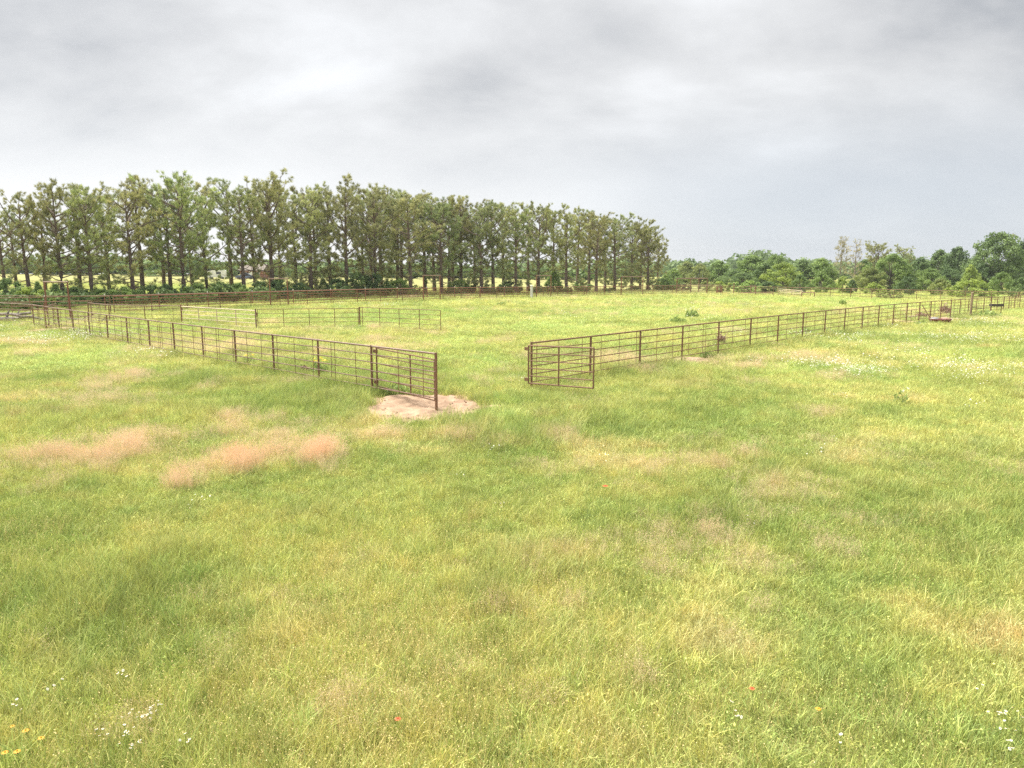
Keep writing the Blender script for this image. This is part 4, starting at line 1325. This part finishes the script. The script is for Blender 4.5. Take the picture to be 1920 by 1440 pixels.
G1, G2, G3, G4, OL = (1.15, 1.25, .95), (.85, .95, .85), (1.6, 1.55, .95), (.62, .74, .72), (1.35, 1.2, 1.0)
gT = 'leafy trees behind the far fence'
TREES = [(BROAD[0], 1262, 503, 195, 40, G1, 'pale rounded tree just right of the pine row', .85), (BROAD[2], 1286, 489, 215, 40, OL, 'olive narrow tree above the loading frame, left of two alike', .65),
         (BROAD[0], 1312, 494, 205, 44, OL, 'olive rounded tree directly behind the loading frame', .85), (BROAD[2], 1346, 487, 210, 44, G1, 'taller pale tree right of the loading frame', .65),
         (BROAD[1], 1374, 505, 175, 60, G2, 'spreading low tree above the rusty squeeze box', 1.05), (BROAD[2], 1407, 477, 185, 60, G1, 'slender ragged tree above the low hitching rail', .65),
         (BROAD[0], 1432, 492, 172, 60, G2, 'darker tree between the ragged tree and the bright green one', .85), (BROAD[1], 1452, 476, 178, 56, G1, 'upright tree rising behind the bright green tree', 1.05),
         (BROAD[1], 1467, 491, 150, 74, G3, 'bright green bushy tree above the slanting cream gate', 1.05), (BROAD[0], 1502, 486, 168, 52, G2, 'dark tree just right of the slanting cream gate', .85),
         (BROAD[0], 1538, 484, 165, 62, G1, 'pale broad tree left of the bare grey tree', .85), (BROAD[3], 1668, 474, 150, 92, G1, 'wide green tree in front of the two olive pines', 1.2),
         (BROAD[1], 1630, 500, 148, 60, OL, 'olive green tree below the dead tree', 1.05),
         (BROAD[0], 1722, 482, 165, 60, G4, 'dark vine-hung tree right of the olive pines', .85), (BROAD[2], 1757, 465, 178, 42, G2, 'tall narrow tree in the dip before the big tree', .65),
         (BROAD[1], 1742, 502, 146, 56, G1, 'mid-sized pale tree below the tall narrow tree', 1.05), (BROAD[0], 1791, 462, 172, 62, G4, 'dark tree left of the big leafy tree', .85),
         (BROAD[3], 1862, 433, 160, 128, G2, 'big spreading dark green tree, the tallest at the right', 1.2), (BROAD[1], 1915, 448, 168, 80, G4, 'dark tree cut off by the right edge, behind the big tree', 1.05),
         (BROAD[0], 1817, 496, 138, 36, G3, 'bright small tree in front of the big leafy tree', .85), (BROAD[1], 1877, 509, 132, 44, G1, 'pale sapling below the big leafy tree', 1.05),
         (BROAD[3], 1556, 506, 172, 60, G2, 'low dark tree filling the gap left of the bare trees', 1.2), (BROAD[0], 1618, 486, 178, 50, G2, 'dark tree hidden behind the dead tree', .85),
         (BROAD[1], 1697, 496, 152, 60, G1, 'pale tree between the wide green tree and the vine-hung tree', 1.05), (BROAD[3], 1776, 503, 156, 66, G4, 'low dark tree filling the dip before the big tree', 1.2),
         (BROAD[1], 1838, 492, 158, 60, G4, 'dark lower tree under the left side of the big tree', 1.05), (BROAD[3], 1484, 506, 158, 60, G2, 'low dark tree right of the bright green tree', 1.2),
         (BROAD[3], 1392, 510, 168, 60, G2, 'low dark tree left of the slender ragged tree', 1.2)]
for kit, px, yt, Y, w, c, lab, bw in TREES:
    plant('leafy_tree', kit, px, yt, Y, w, c, lab, 'tree', gT, bw)
plant('pine_tree', PINES[5], 1643, 450, 185, 62, (1.0, .95, .95), 'olive pine behind the wide green tree, left of two', 'pine tree', 'pair of far pines', .54)
plant('pine_tree', PINES[3], 1690, 456, 190, 62, (.95, .93, .95), 'olive flat-topped pine behind the wide green tree, right of two', 'pine tree', 'pair of far pines', .58)
plant('bare_tree', BARE[0], 1574, 446, 168, 34, (1.15, .95, 1.1), 'thin grey half-bare tree standing above the far bushes', 'bare tree', 'bare trees at the far end', .42)
plant('bare_tree', BARE[1], 1601, 455, 158, 46, (1.15, .92, .9), 'dead tree with bleached forked limbs beside the half-bare tree', 'bare tree', 'bare trees at the far end', .42)
gB = 'bushes along the far end'
for kit, px, yt, Y, w, c, lab, bw in [
        (BUSH[2], 1402, 526, 140, 70, (1.5, 1.6, 1.2), 'pale vine-covered mound behind the low hitching rail', 1.9), (BUSH[2], 1350, 528, 142, 56, G3, 'pale viny mound beside the squeeze box', 1.9),
        (BUSH[1], 1441, 527, 138, 44, G4, 'dark bush left of the slanting cream gate', 1.1), (BUSH[0], 1500, 514, 137, 40, G2, 'dark rounded bush behind the slanting cream gate', 1.4),
        (BUSH[0], 1540, 510, 140, 46, G1, 'light bush left of the round dark bush', 1.4), (BUSH[1], 1580, 517, 136, 32, G3, 'round light bush under the bare grey tree', 1.1), (BUSH[1], 1597, 523, 134, 22, G4, 'small dark bush at the dead tree foot', 1.1),
        (BUSH[2], 1637, 530, 130, 46, G3, 'yellow-green bush right of the dead tree', 1.9), (BUSH[2], 1672, 545, 112, 52, OL, 'low sprawling scrub right against the far fence', 1.9), (BUSH[0], 1700, 518, 130, 40, G4, 'dark bush below the vine-hung tree', 1.4),
        (BUSH[0], 1762, 522, 128, 46, OL, 'olive bush right of the pale tree', 1.4), (BUSH[2], 1822, 524, 118, 84, G3, 'wide bright bush behind the tall wooden post', 1.9),
        (BUSH[0], 1912, 520, 116, 50, G2, 'grey-green bush at the right edge of the fence line', 1.4), (BUSH[1], 1252, 520, 150, 44, G1, 'pale bush at the end of the pine row', 1.1),
        (BUSH[0], 1280, 531, 150, 34, G2, 'low bush seen through the loading frame', 1.4), (BUSH[1], 1322, 527, 152, 30, OL, 'olive bush behind the right leg of the loading frame', 1.1)]:
    plant('bush', kit, px, yt, Y, w, c, lab, 'bush', gB, bw)
gS = 'undergrowth at the foot of the pines'
for kit, px, yt, ex, w, c, lab, bw in [
        (BUSH[0], 15, 528, -4, 60, G2, 'thick green bush at the left edge under the leaning pine', 1.4), (BUSH[2], 52, 546, -6, 60, G3, 'light green bush in front of the leaning pine', 1.9),
        (CEDAR, 71, 537, -4, 26, (.75, .95, .85), 'young cedar just left of the corner arch', .54), (CEDAR, 104, 541, -3, 30, (.8, 1.0, .85), 'young cedar seen inside the corner arch', .54),
        (BUSH[1], 137, 543, -3, 40, G2, 'bush right of the corner arch', 1.1), (BUSH[0], 190, 548, -4, 46, G1, 'bush between the second and third pine', 1.4), (BUSH[2], 232, 545, -5, 56, G1, 'low bush left of the broad low-boughed pine', 1.9),
        (BUSH[0], 285, 541, -4, 50, G2, 'bush right of the broad low-boughed pine', 1.4), (BUSH[1], 312, 538, -3, 34, G4, 'dark bush left of the tallest broad pine', 1.1), (BUSH[0], 372, 538, -4, 50, G1, 'bush at the right of the tallest broad pine', 1.4),
        (BUSH[2], 412, 536, -4, 60, G2, 'leafy thicket under the yellow-green pine', 1.9), (BUSH[0], 446, 537, -4, 44, G1, 'bush under the brick house', 1.4), (BUSH[0], 488, 533, -3, 44, G2, 'bush left of the second arch', 1.4),
        (BUSH[1], 522, 529, -3, 40, G4, 'dark bush filling the second arch', 1.1), (BUSH[0], 562, 536, -3, 36, G4, 'dark bush right of the second arch', 1.4), (CEDAR, 606, 530, 0, 26, (.9, 1.0, .9), 'small cedar right of the double-looking trunk', .54),
        (BUSH[0], 632, 528, -2, 50, G4, 'dark bush left of the round-topped pine', 1.4), (BUSH[1], 672, 517, -1, 56, G2, 'tall bush between the round-topped pine and three close trunks', 1.1),
        (BUSH[0], 705, 520, -2, 50, G4, 'dark bush under the three close trunks', 1.4), (BUSH[2], 750, 530, -2, 50, G1, 'bush left of the middle arch', 1.9), (BUSH[1], 862, 531, 2, 40, G1, 'bush right of the middle arch', 1.1),
        (BUSH[0], 952, 533, 2, 40, G2, 'bush left of the white post', 1.4), (CEDAR, 1038, 517, 0, 36, (.8, 1.0, .75), 'bushy cedar right of the arch beside the white post', .54), (BUSH[1], 1090, 531, 3, 34, G1, 'bush between the two last arches', 1.1),
        (BUSH[0], 1240, 528, 2, 40, G2, 'bush closing the right end of the pine row', 1.4)]:
    p = row_point(px, ex)
    plant('cedar_shrub' if kit is CEDAR else 'shrub', kit, px, yt - 7, p.y, w * 1.25, tuple(1.1 * q for q in c), lab, 'shrub', gS, bw)


# far-off woods that read as one mass
def woodland(name, spots, label, leaf=1.1):
    rg = np.random.default_rng(len(spots) * 13 + 5); nv = NP()
    for x, y, H, r in spots:
        z = float(gz(x, y)); n = 240
        d = rg.normal(0, 1, (n, 3)); d /= np.linalg.norm(d, axis=1)[:, None]
        lob = 1 + .25 * np.sin(d[:, 0] * 5 + rg.uniform(0, 6)) * np.sin(d[:, 2] * 6 + rg.uniform(0, 6))
        P = np.array((x, y, z + H * .55)) + d * lob[:, None] * np.array((r, r, H * .47)) * rg.uniform(.8, 1.05, (n, 1))
        nn = d + rg.normal(0, .45, (n, 3)); nn /= np.linalg.norm(nn, axis=1)[:, None]
        u = np.cross(nn, rg.normal(0, 1, (n, 3))); u /= np.linalg.norm(u, axis=1)[:, None]; w = np.cross(nn, u)
        s = leaf * rg.uniform(.6, 1.3, (n, 1))
        V = np.stack([P - u * s, P + w * s * .7, P + u * s, P - w * s * .7], 1).reshape(-1, 3)
        nv.add(V, [(4 * i, 4 * i + 1, 4 * i + 2, 4 * i + 3) for i in range(n)], np.repeat(np.clip(.6 * rg.uniform() + .4 * rg.uniform(0, 1, n), 0, 1), 4))
    o = link(name, mesh_np(name, np.concatenate(nv.v), nv.f, M['leaf'], {'rnd': np.concatenate(nv.r)}))
    o.color = (.85, .95, .85, 1)
    tag(o, label, kind='stuff')


wr = random.Random(77)
sp = []
for k in range(150):
    px = wr.uniform(1150, 2150); Y = wr.uniform(400, 500)
    sky = 483 + 8 * math.sin(px * .021) - 4 * math.sin(px * .05)
    x = col_at(px, Y); sp.append((x, Y, max(6, at(px, sky + wr.uniform(-2, 10), Y).z - float(gz(x, Y))), wr.uniform(6, 10)))
woodland('distant_woodland', sp, 'bluish distant woodland on the skyline beyond the far bushes')
sp = []
for k in range(190):
    px = wr.uniform(-250, 1200); Y = wr.uniform(230, 300)
    x = col_at(px, Y); sp.append((x, Y, max(4, at(px, 497 - 10 * (px < 380) + wr.uniform(-10, 12), Y).z - float(gz(x, Y))), wr.uniform(4, 7)))
woodland('woodland_edge', sp, 'edge of the wood seen through the pine trunks', .8)

sp = []
for k in range(120):
    px = wr.uniform(-60, 720) if k < 85 else wr.uniform(700, 1250)
    p = row_point(px, wr.uniform(-7, 3) if px < 700 else wr.uniform(-3, 4))
    hh = wr.uniform(.4, 1.8) * (1 if px < 720 else .75)
    sp.append((p.x, p.y, hh, hh * wr.uniform(.7, 1.2)))
woodland('undergrowth', sp, 'tangled low brush along the foot of the pine row', .17)

# ------------------------------------------------------------------ homestead glimpsed through the pines
def house():
    Y = 205; x = col_at(480, Y); z = float(gz(x, Y))
    root = empty('brick_house', (x, Y, z), 'red brick house with a tan roof glimpsed through the pines', 'house')
    w, d, h = 6.2, 6.0, 2.3
    for c, s in (((0, -d / 2, h / 2), (w, .2, h)), ((0, d / 2, h / 2), (w, .2, h)), ((-w / 2 + .1, 0, h / 2), (.2, d - .2, h)), ((w / 2 - .1, 0, h / 2), (.2, d - .2, h))):
        MB().box(c, s).build('wall', M['brick'], root)
    e = .5; r = MB()
    for sgn in (-1, 1):
        r.face([(-w / 2 - e, sgn * (d / 2 + e), h - .1), (w / 2 + e, sgn * (d / 2 + e), h - .1), (w / 2 + e, 0, h + 1.6), (-w / 2 - e, 0, h + 1.6)])
        r.face([(-w / 2 - e, sgn * (d / 2 + e), h + .05), (w / 2 + e, sgn * (d / 2 + e), h + .05), (w / 2 + e, 0, h + 1.75), (-w / 2 - e, 0, h + 1.75)])
        r.face([(sgn * w / 2, -d / 2, h), (sgn * w / 2, d / 2, h), (sgn * w / 2, 0, h + 1.6)])
    r.build('roof', M['roof'], root)
    for dx in (-1.9, 1.7):
        f = MB().box((dx, -d / 2 - .11, 1.35), (1.3, .06, 1.1)).build('window', M['white'], root)
        MB().box((dx, -d / 2 - .15, 1.35), (1.1, .04, .9)).build('pane', M['window'], f)
    dr = MB().box((-.2, -d / 2 - .12, 1.0), (.95, .06, 2.0)).build('door', M['white'], root)
    MB().box((.15, -d / 2 - .17, 1.0), (.08, .06, .08)).build('handle', M['dark_metal'], dr)


house()


def car(px, Y, paint, label, name='parked_car', rz=0.0, van=False):
    x = col_at(px, Y); root = empty(name, (x, Y, float(gz(x, Y))), label, 'car' if not van else 'trailer')
    root.rotation_euler = (0, 0, rz)
    prof = [(-2.2, .35), (-2.25, .75), (-1.9, .95), (-1.2, 1.0), (-.7, 1.5), (.9, 1.52), (1.6, 1.02), (2.1, .95), (2.25, .7), (2.2, .35)] if not van else \
        [(-2.4, .45), (-2.4, 2.2), (-2.2, 2.35), (2.2, 2.35), (2.4, 2.2), (2.4, .45)]
    m = MB(); n = len(prof)
    m.v = [(p, s * .85, z) for s in (-1, 1) for p, z in prof]
    m.f = [tuple(range(n)), tuple(range(2 * n - 1, n - 1, -1))] + [(i, i + n, (i + 1) % n + n, (i + 1) % n) for i in range(n)]
    m.build('body', M[paint], root)
    for s in (-1, 1):
        if not van:
            MB().box((.15, s * .86, 1.24), (1.5, .03, .34)).build('window', M['window'], root)
        else:
            MB().box((.6, s * .86, 1.6), (1.2, .03, .6)).build('window', M['window'], root)
        for wx in (-1.4, 1.4):
            t = MB().tube([(wx, s * .70, .33), (wx, s * .90, .33)], .33, 14).build('wheel', M['tyre'], root)
            MB().tube([(wx, s * .89, .33), (wx, s * .92, .33)], .18, 10).build('rim', M['grey_lid'], t)


car(460, 185, 'blue_paint', 'blue car parked beside the brick house, glimpsed between trunks', rz=.3)
car(408, 195, 'white', 'white stock trailer parked in trees left of the brick house', 'stock_trailer', .2, True)


# ------------------------------------------------------------------ weeds and flowers that can be told apart
def weed_clump(px, py, wpx, hgt, label, mat='weed_leaf', name='weed_clump', flower=None, nfl=14, seed=0, n=70):
    p = gp(px, py); rad = wpx * p.y / 1357 / 2
    rg = np.random.default_rng(1000 + int(px) + seed)
    root = empty(name, p, label, 'weed' if not flower else 'flower plant')
    V, Fc, H, Rn = blades(rg, n, rad * .7, hgt * .6, hgt, .006 + .0009 * p.y * .5, .012 + .0012 * p.y * .5, .1, .8, .8, 3)
    link('stems', mesh_np('stems', V, Fc, M[mat], {'h': H, 'rnd': Rn}), root)
    m = 160 if n >= 60 else 40
    a = rg.uniform(0, 6.28, m); r = rad * np.sqrt(rg.uniform(0, 1, m)); zz = rg.uniform(.15, .9, m) * hgt * (1.05 - .5 * (r / rad))
    V, Fc, H, Rn = specks(rg, np.stack([np.cos(a) * r, np.sin(a) * r, zz], 1), .03 + .0014 * p.y, 2.2)
    link('leaves', mesh_np('leaves', V, Fc, M[mat], {'h': H, 'rnd': Rn}), root)
    if flower:
        for k in range(nfl):
            a = rg.uniform(0, 6.28); r = rad * math.sqrt(rg.uniform(0, 1)) * 1.05
            c = np.array((math.cos(a) * r, math.sin(a) * r, hgt * rg.uniform(.8, 1.1)))
            fv, ff = daisy_disc(rg, c, .022 + .0009 * p.y, 8)
            link('flower_head', mesh_np('flower_head', fv, ff, M[flower], {'h': np.ones(len(fv)), 'rnd': rg.uniform(0, 1, len(fv))}), root)


weed_clump(598, 704, 34, .62, 'yellow-flowering weed clump against the third fence post', flower='petal_yellow', nfl=26)
weed_clump(468, 684, 18, .4, 'small yellow-flowering weed at the fence foot', flower='petal_yellow', nfl=8)
weed_clump(572, 702, 16, .4, 'greyish dead weed next to the yellow-flowering clump', mat='dead_weed')
weed_clump(1271, 606, 32, .55, 'dark green weed clump behind the long fence', n=120)
weed_clump(1297, 596, 26, .8, 'white-flowering weed behind the dark green clump', flower='petal_white', nfl=9)
weed_clump(1351, 652, 14, .95, 'dry brown weed wrapped round a fence post', mat='dead_weed')
weed_clump(1326, 672, 30, .35, 'leafy green weed at the edge of the small dirt patch')
weed_clump(1580, 573, 12, .9, 'tall dark single weed beyond the long fence', n=60)
weed_clump(1771, 591, 18, 1.2, 'brown dead bush behind the red tub', mat='dead_weed', n=140)
weed_clump(1727, 596, 20, .5, 'brown dead weeds at the foot of the slanting brace', mat='dead_weed')
weed_clump(1846, 596, 52, .75, 'grey-green weed bush right of the tall wooden post', n=140)
weed_clump(1724, 610, 26, .35, 'low dark weeds below the red tub')
weed_clump(940, 574, 18, .5, 'grey-green weed at the foot of the far fence')
weed_clump(1690, 760, 30, .5, 'weed with two broad white flower heads on the right slope', flower='petal_white', nfl=4, n=26)
weed_clump(60, 583, 14, .5, 'green weed beside the log pile post')
weed_clump(1510, 628, 24, .45, 'pale green weed at the foot of the long fence')
weed_clump(745, 740, 50, .38, 'dark leafy fringe under the folded gate')


def flower(px, py, size, mat, label, name='wild_flower', eye='flower_eye', h=.26, n=10, group=None):
    p = gp(px, py); rg = np.random.default_rng(int(px * 3 + py))
    d = ray(px, py); t = (p.z + h - CAM_H) / d[2]
    p = on(d[0] * t, d[1] * t)          # the head, not the foot, is what the photo shows there
    root = empty(name, p, label, 'flower', group)
    st = MB().tube([(0, 0, -.02), (rg.normal(0, .012), rg.normal(0, .012), h * .55), (0, 0, h)], [.0022, .002, .0017], 5)
    mesh = mesh_np('stem', st.v, st.f, M['stem'], {'h': np.ones(len(st.v)), 'rnd': np.full(len(st.v), .5)}); link('stem', mesh, root)
    for k in range(n):
        a = 2 * math.pi * k / n; u = np.array((math.cos(a), math.sin(a), .08)); v = np.array((-math.sin(a), math.cos(a), 0))
        r = size
        P = [u * r * .12, u * r * .55 + v * r * .22, u * r + v * r * .12, u * r * 1.03 - v * r * .06, u * r * .55 - v * r * .22]
        P = np.array(P) + np.array((0, 0, h)); P[:, 2] -= .2 * (np.linalg.norm(P[:, :2], axis=1)) ** 2 / r
        link('petal', mesh_np('petal', P, [(0, 1, 2, 3, 4)], M[mat], {'h': np.ones(5), 'rnd': rg.uniform(0, 1, 5)}), root)
    e = MB().lathe([(0, .010), (size * .2, .007), (size * .28, 0), (size * .2, -.004)], 8, (0, 0, h + .002))
    link('centre', mesh_np('centre', e.v, e.f, M[eye], {'h': np.ones(len(e.v)), 'rnd': np.full(len(e.v), .4)}), root)


gO = 'orange flowers in the near grass'
for px, py, s, lab in [(23, 1361, .017, 'smallest upper orange flower in the bottom left corner'), (48, 1369, .024, 'upper orange flower nearer the corner, left of the outlying one'),
                       (77, 1383, .023, 'outlying orange flower farthest from the bottom left corner'), (9, 1410, .023, 'orange flower touching the left edge of the photo'),
                       (32, 1408, .024, 'lower orange flower right of the one touching the left edge'), (1534, 1328, .024, 'lone yellow-orange flower in the near grass right of centre')]:
    flower(px, py, s, 'petal_orange', lab, 'orange_flower', group=gO)
for px, py, lab in [(1410, 1290, 'lone red-orange flower in near grass right of centre'), (1135, 910, 'distant red-orange flower in the middle of the meadow'), (746, 1347, 'reddish flower head among the pale seed heads')]:
    flower(px, py, .026 if py > 1000 else .05, 'petal_red', lab, 'red_flower', 'petal_red', group='red flowers in the meadow')


def daisies(px, py, heads, spread, label):
    """one daisy plant: several thin stems, each with a small white head"""
    p = gp(px, py); rg = np.random.default_rng(int(px * 5 + py))
    root = empty('daisy_plant', p, label, 'daisies', 'white daisies in the near grass')
    for k in range(heads):
        a = rg.uniform(0, 6.28); r = spread * math.sqrt(rg.uniform(0, 1))
        c = np.array((math.cos(a) * r, math.sin(a) * r, rg.uniform(.18, .28)))
        st = MB().tube([(c[0] * .5, c[1] * .5, 0), tuple(c * np.array((.8, .8, .6))), tuple(c)], [.0014, .0013, .0012], 4)
        link('stem', mesh_np('stem', st.v, st.f, M['stem'], {'h': np.ones(len(st.v)), 'rnd': np.full(len(st.v), .5)}), root)
        fv, ff = daisy_disc(rg, c, rg.uniform(.0075, .011) * (1 + max(0, p.y - 8) * .015), 10)
        h = link('flower_head', mesh_np('flower_head', fv, ff, M['petal_white'], {'h': np.ones(len(fv)), 'rnd': rg.uniform(0, 1, len(fv))}), root)
        e = MB().lathe([(0, .004), (.003, .003), (.0036, 0)], 6, (c[0], c[1], c[2] + .001))
        link('eye', mesh_np('eye', e.v, e.f, M['flower_eye'], {'h': np.ones(len(e.v)), 'rnd': np.full(len(e.v), .5)}), h)


for px, py, n, s, lab in [(262, 1385, 12, .14, 'thickest bunch of white daisies near the bottom left'), (285, 1372, 9, .10, 'daisy bunch just right of the thickest bunch'), (187, 1424, 5, .06, 'small daisy bunch left of the thickest bunch'),
                          (240, 1422, 10, .13, 'daisy bunch just below the thickest bunch'), (262, 1440, 6, .07, 'daisies on the bottom edge below the thickest bunch'), (350, 1440, 4, .05, 'daisies on the bottom edge right of all bunches'),
                          (35, 1368, 4, .05, 'pale daisies beside the orange flowers'), (110, 1335, 4, .09, 'few scattered daisies above the left bunches'), (235, 1305, 5, .07, 'daisies high above the thickest bunch'),
                          (1864, 1382, 5, .07, 'daisy bunch on the right side, left of two'), (1897, 1386, 6, .07, 'daisy bunch on the right side, nearest the edge'), (1885, 1412, 4, .06, 'daisies just below the right-hand bunches'),
                          (1895, 1450, 4, .05, 'daisies in the bottom right corner'), (1834, 1340, 2, .03, 'pair of daisies above the right-hand bunches'), (1372, 1357, 2, .03, 'pair of daisies left of the lone yellow-orange flower'),
                          (1383, 1385, 4, .05, 'short row of daisies below the pair'), (1573, 1432, 4, .04, 'daisies on the bottom edge right of centre'), (1400, 1002, 4, .12, 'white blooms in mid meadow, right of centre'),
                          (872, 912, 7, .22, 'white blooms in mid meadow, left of centre'), (945, 968, 5, .20, 'faint white blooms below the left mid-meadow ones'), (1552, 838, 5, .2, 'white blooms high on the right meadow')]:
    daisies(px, py, n, s, lab)
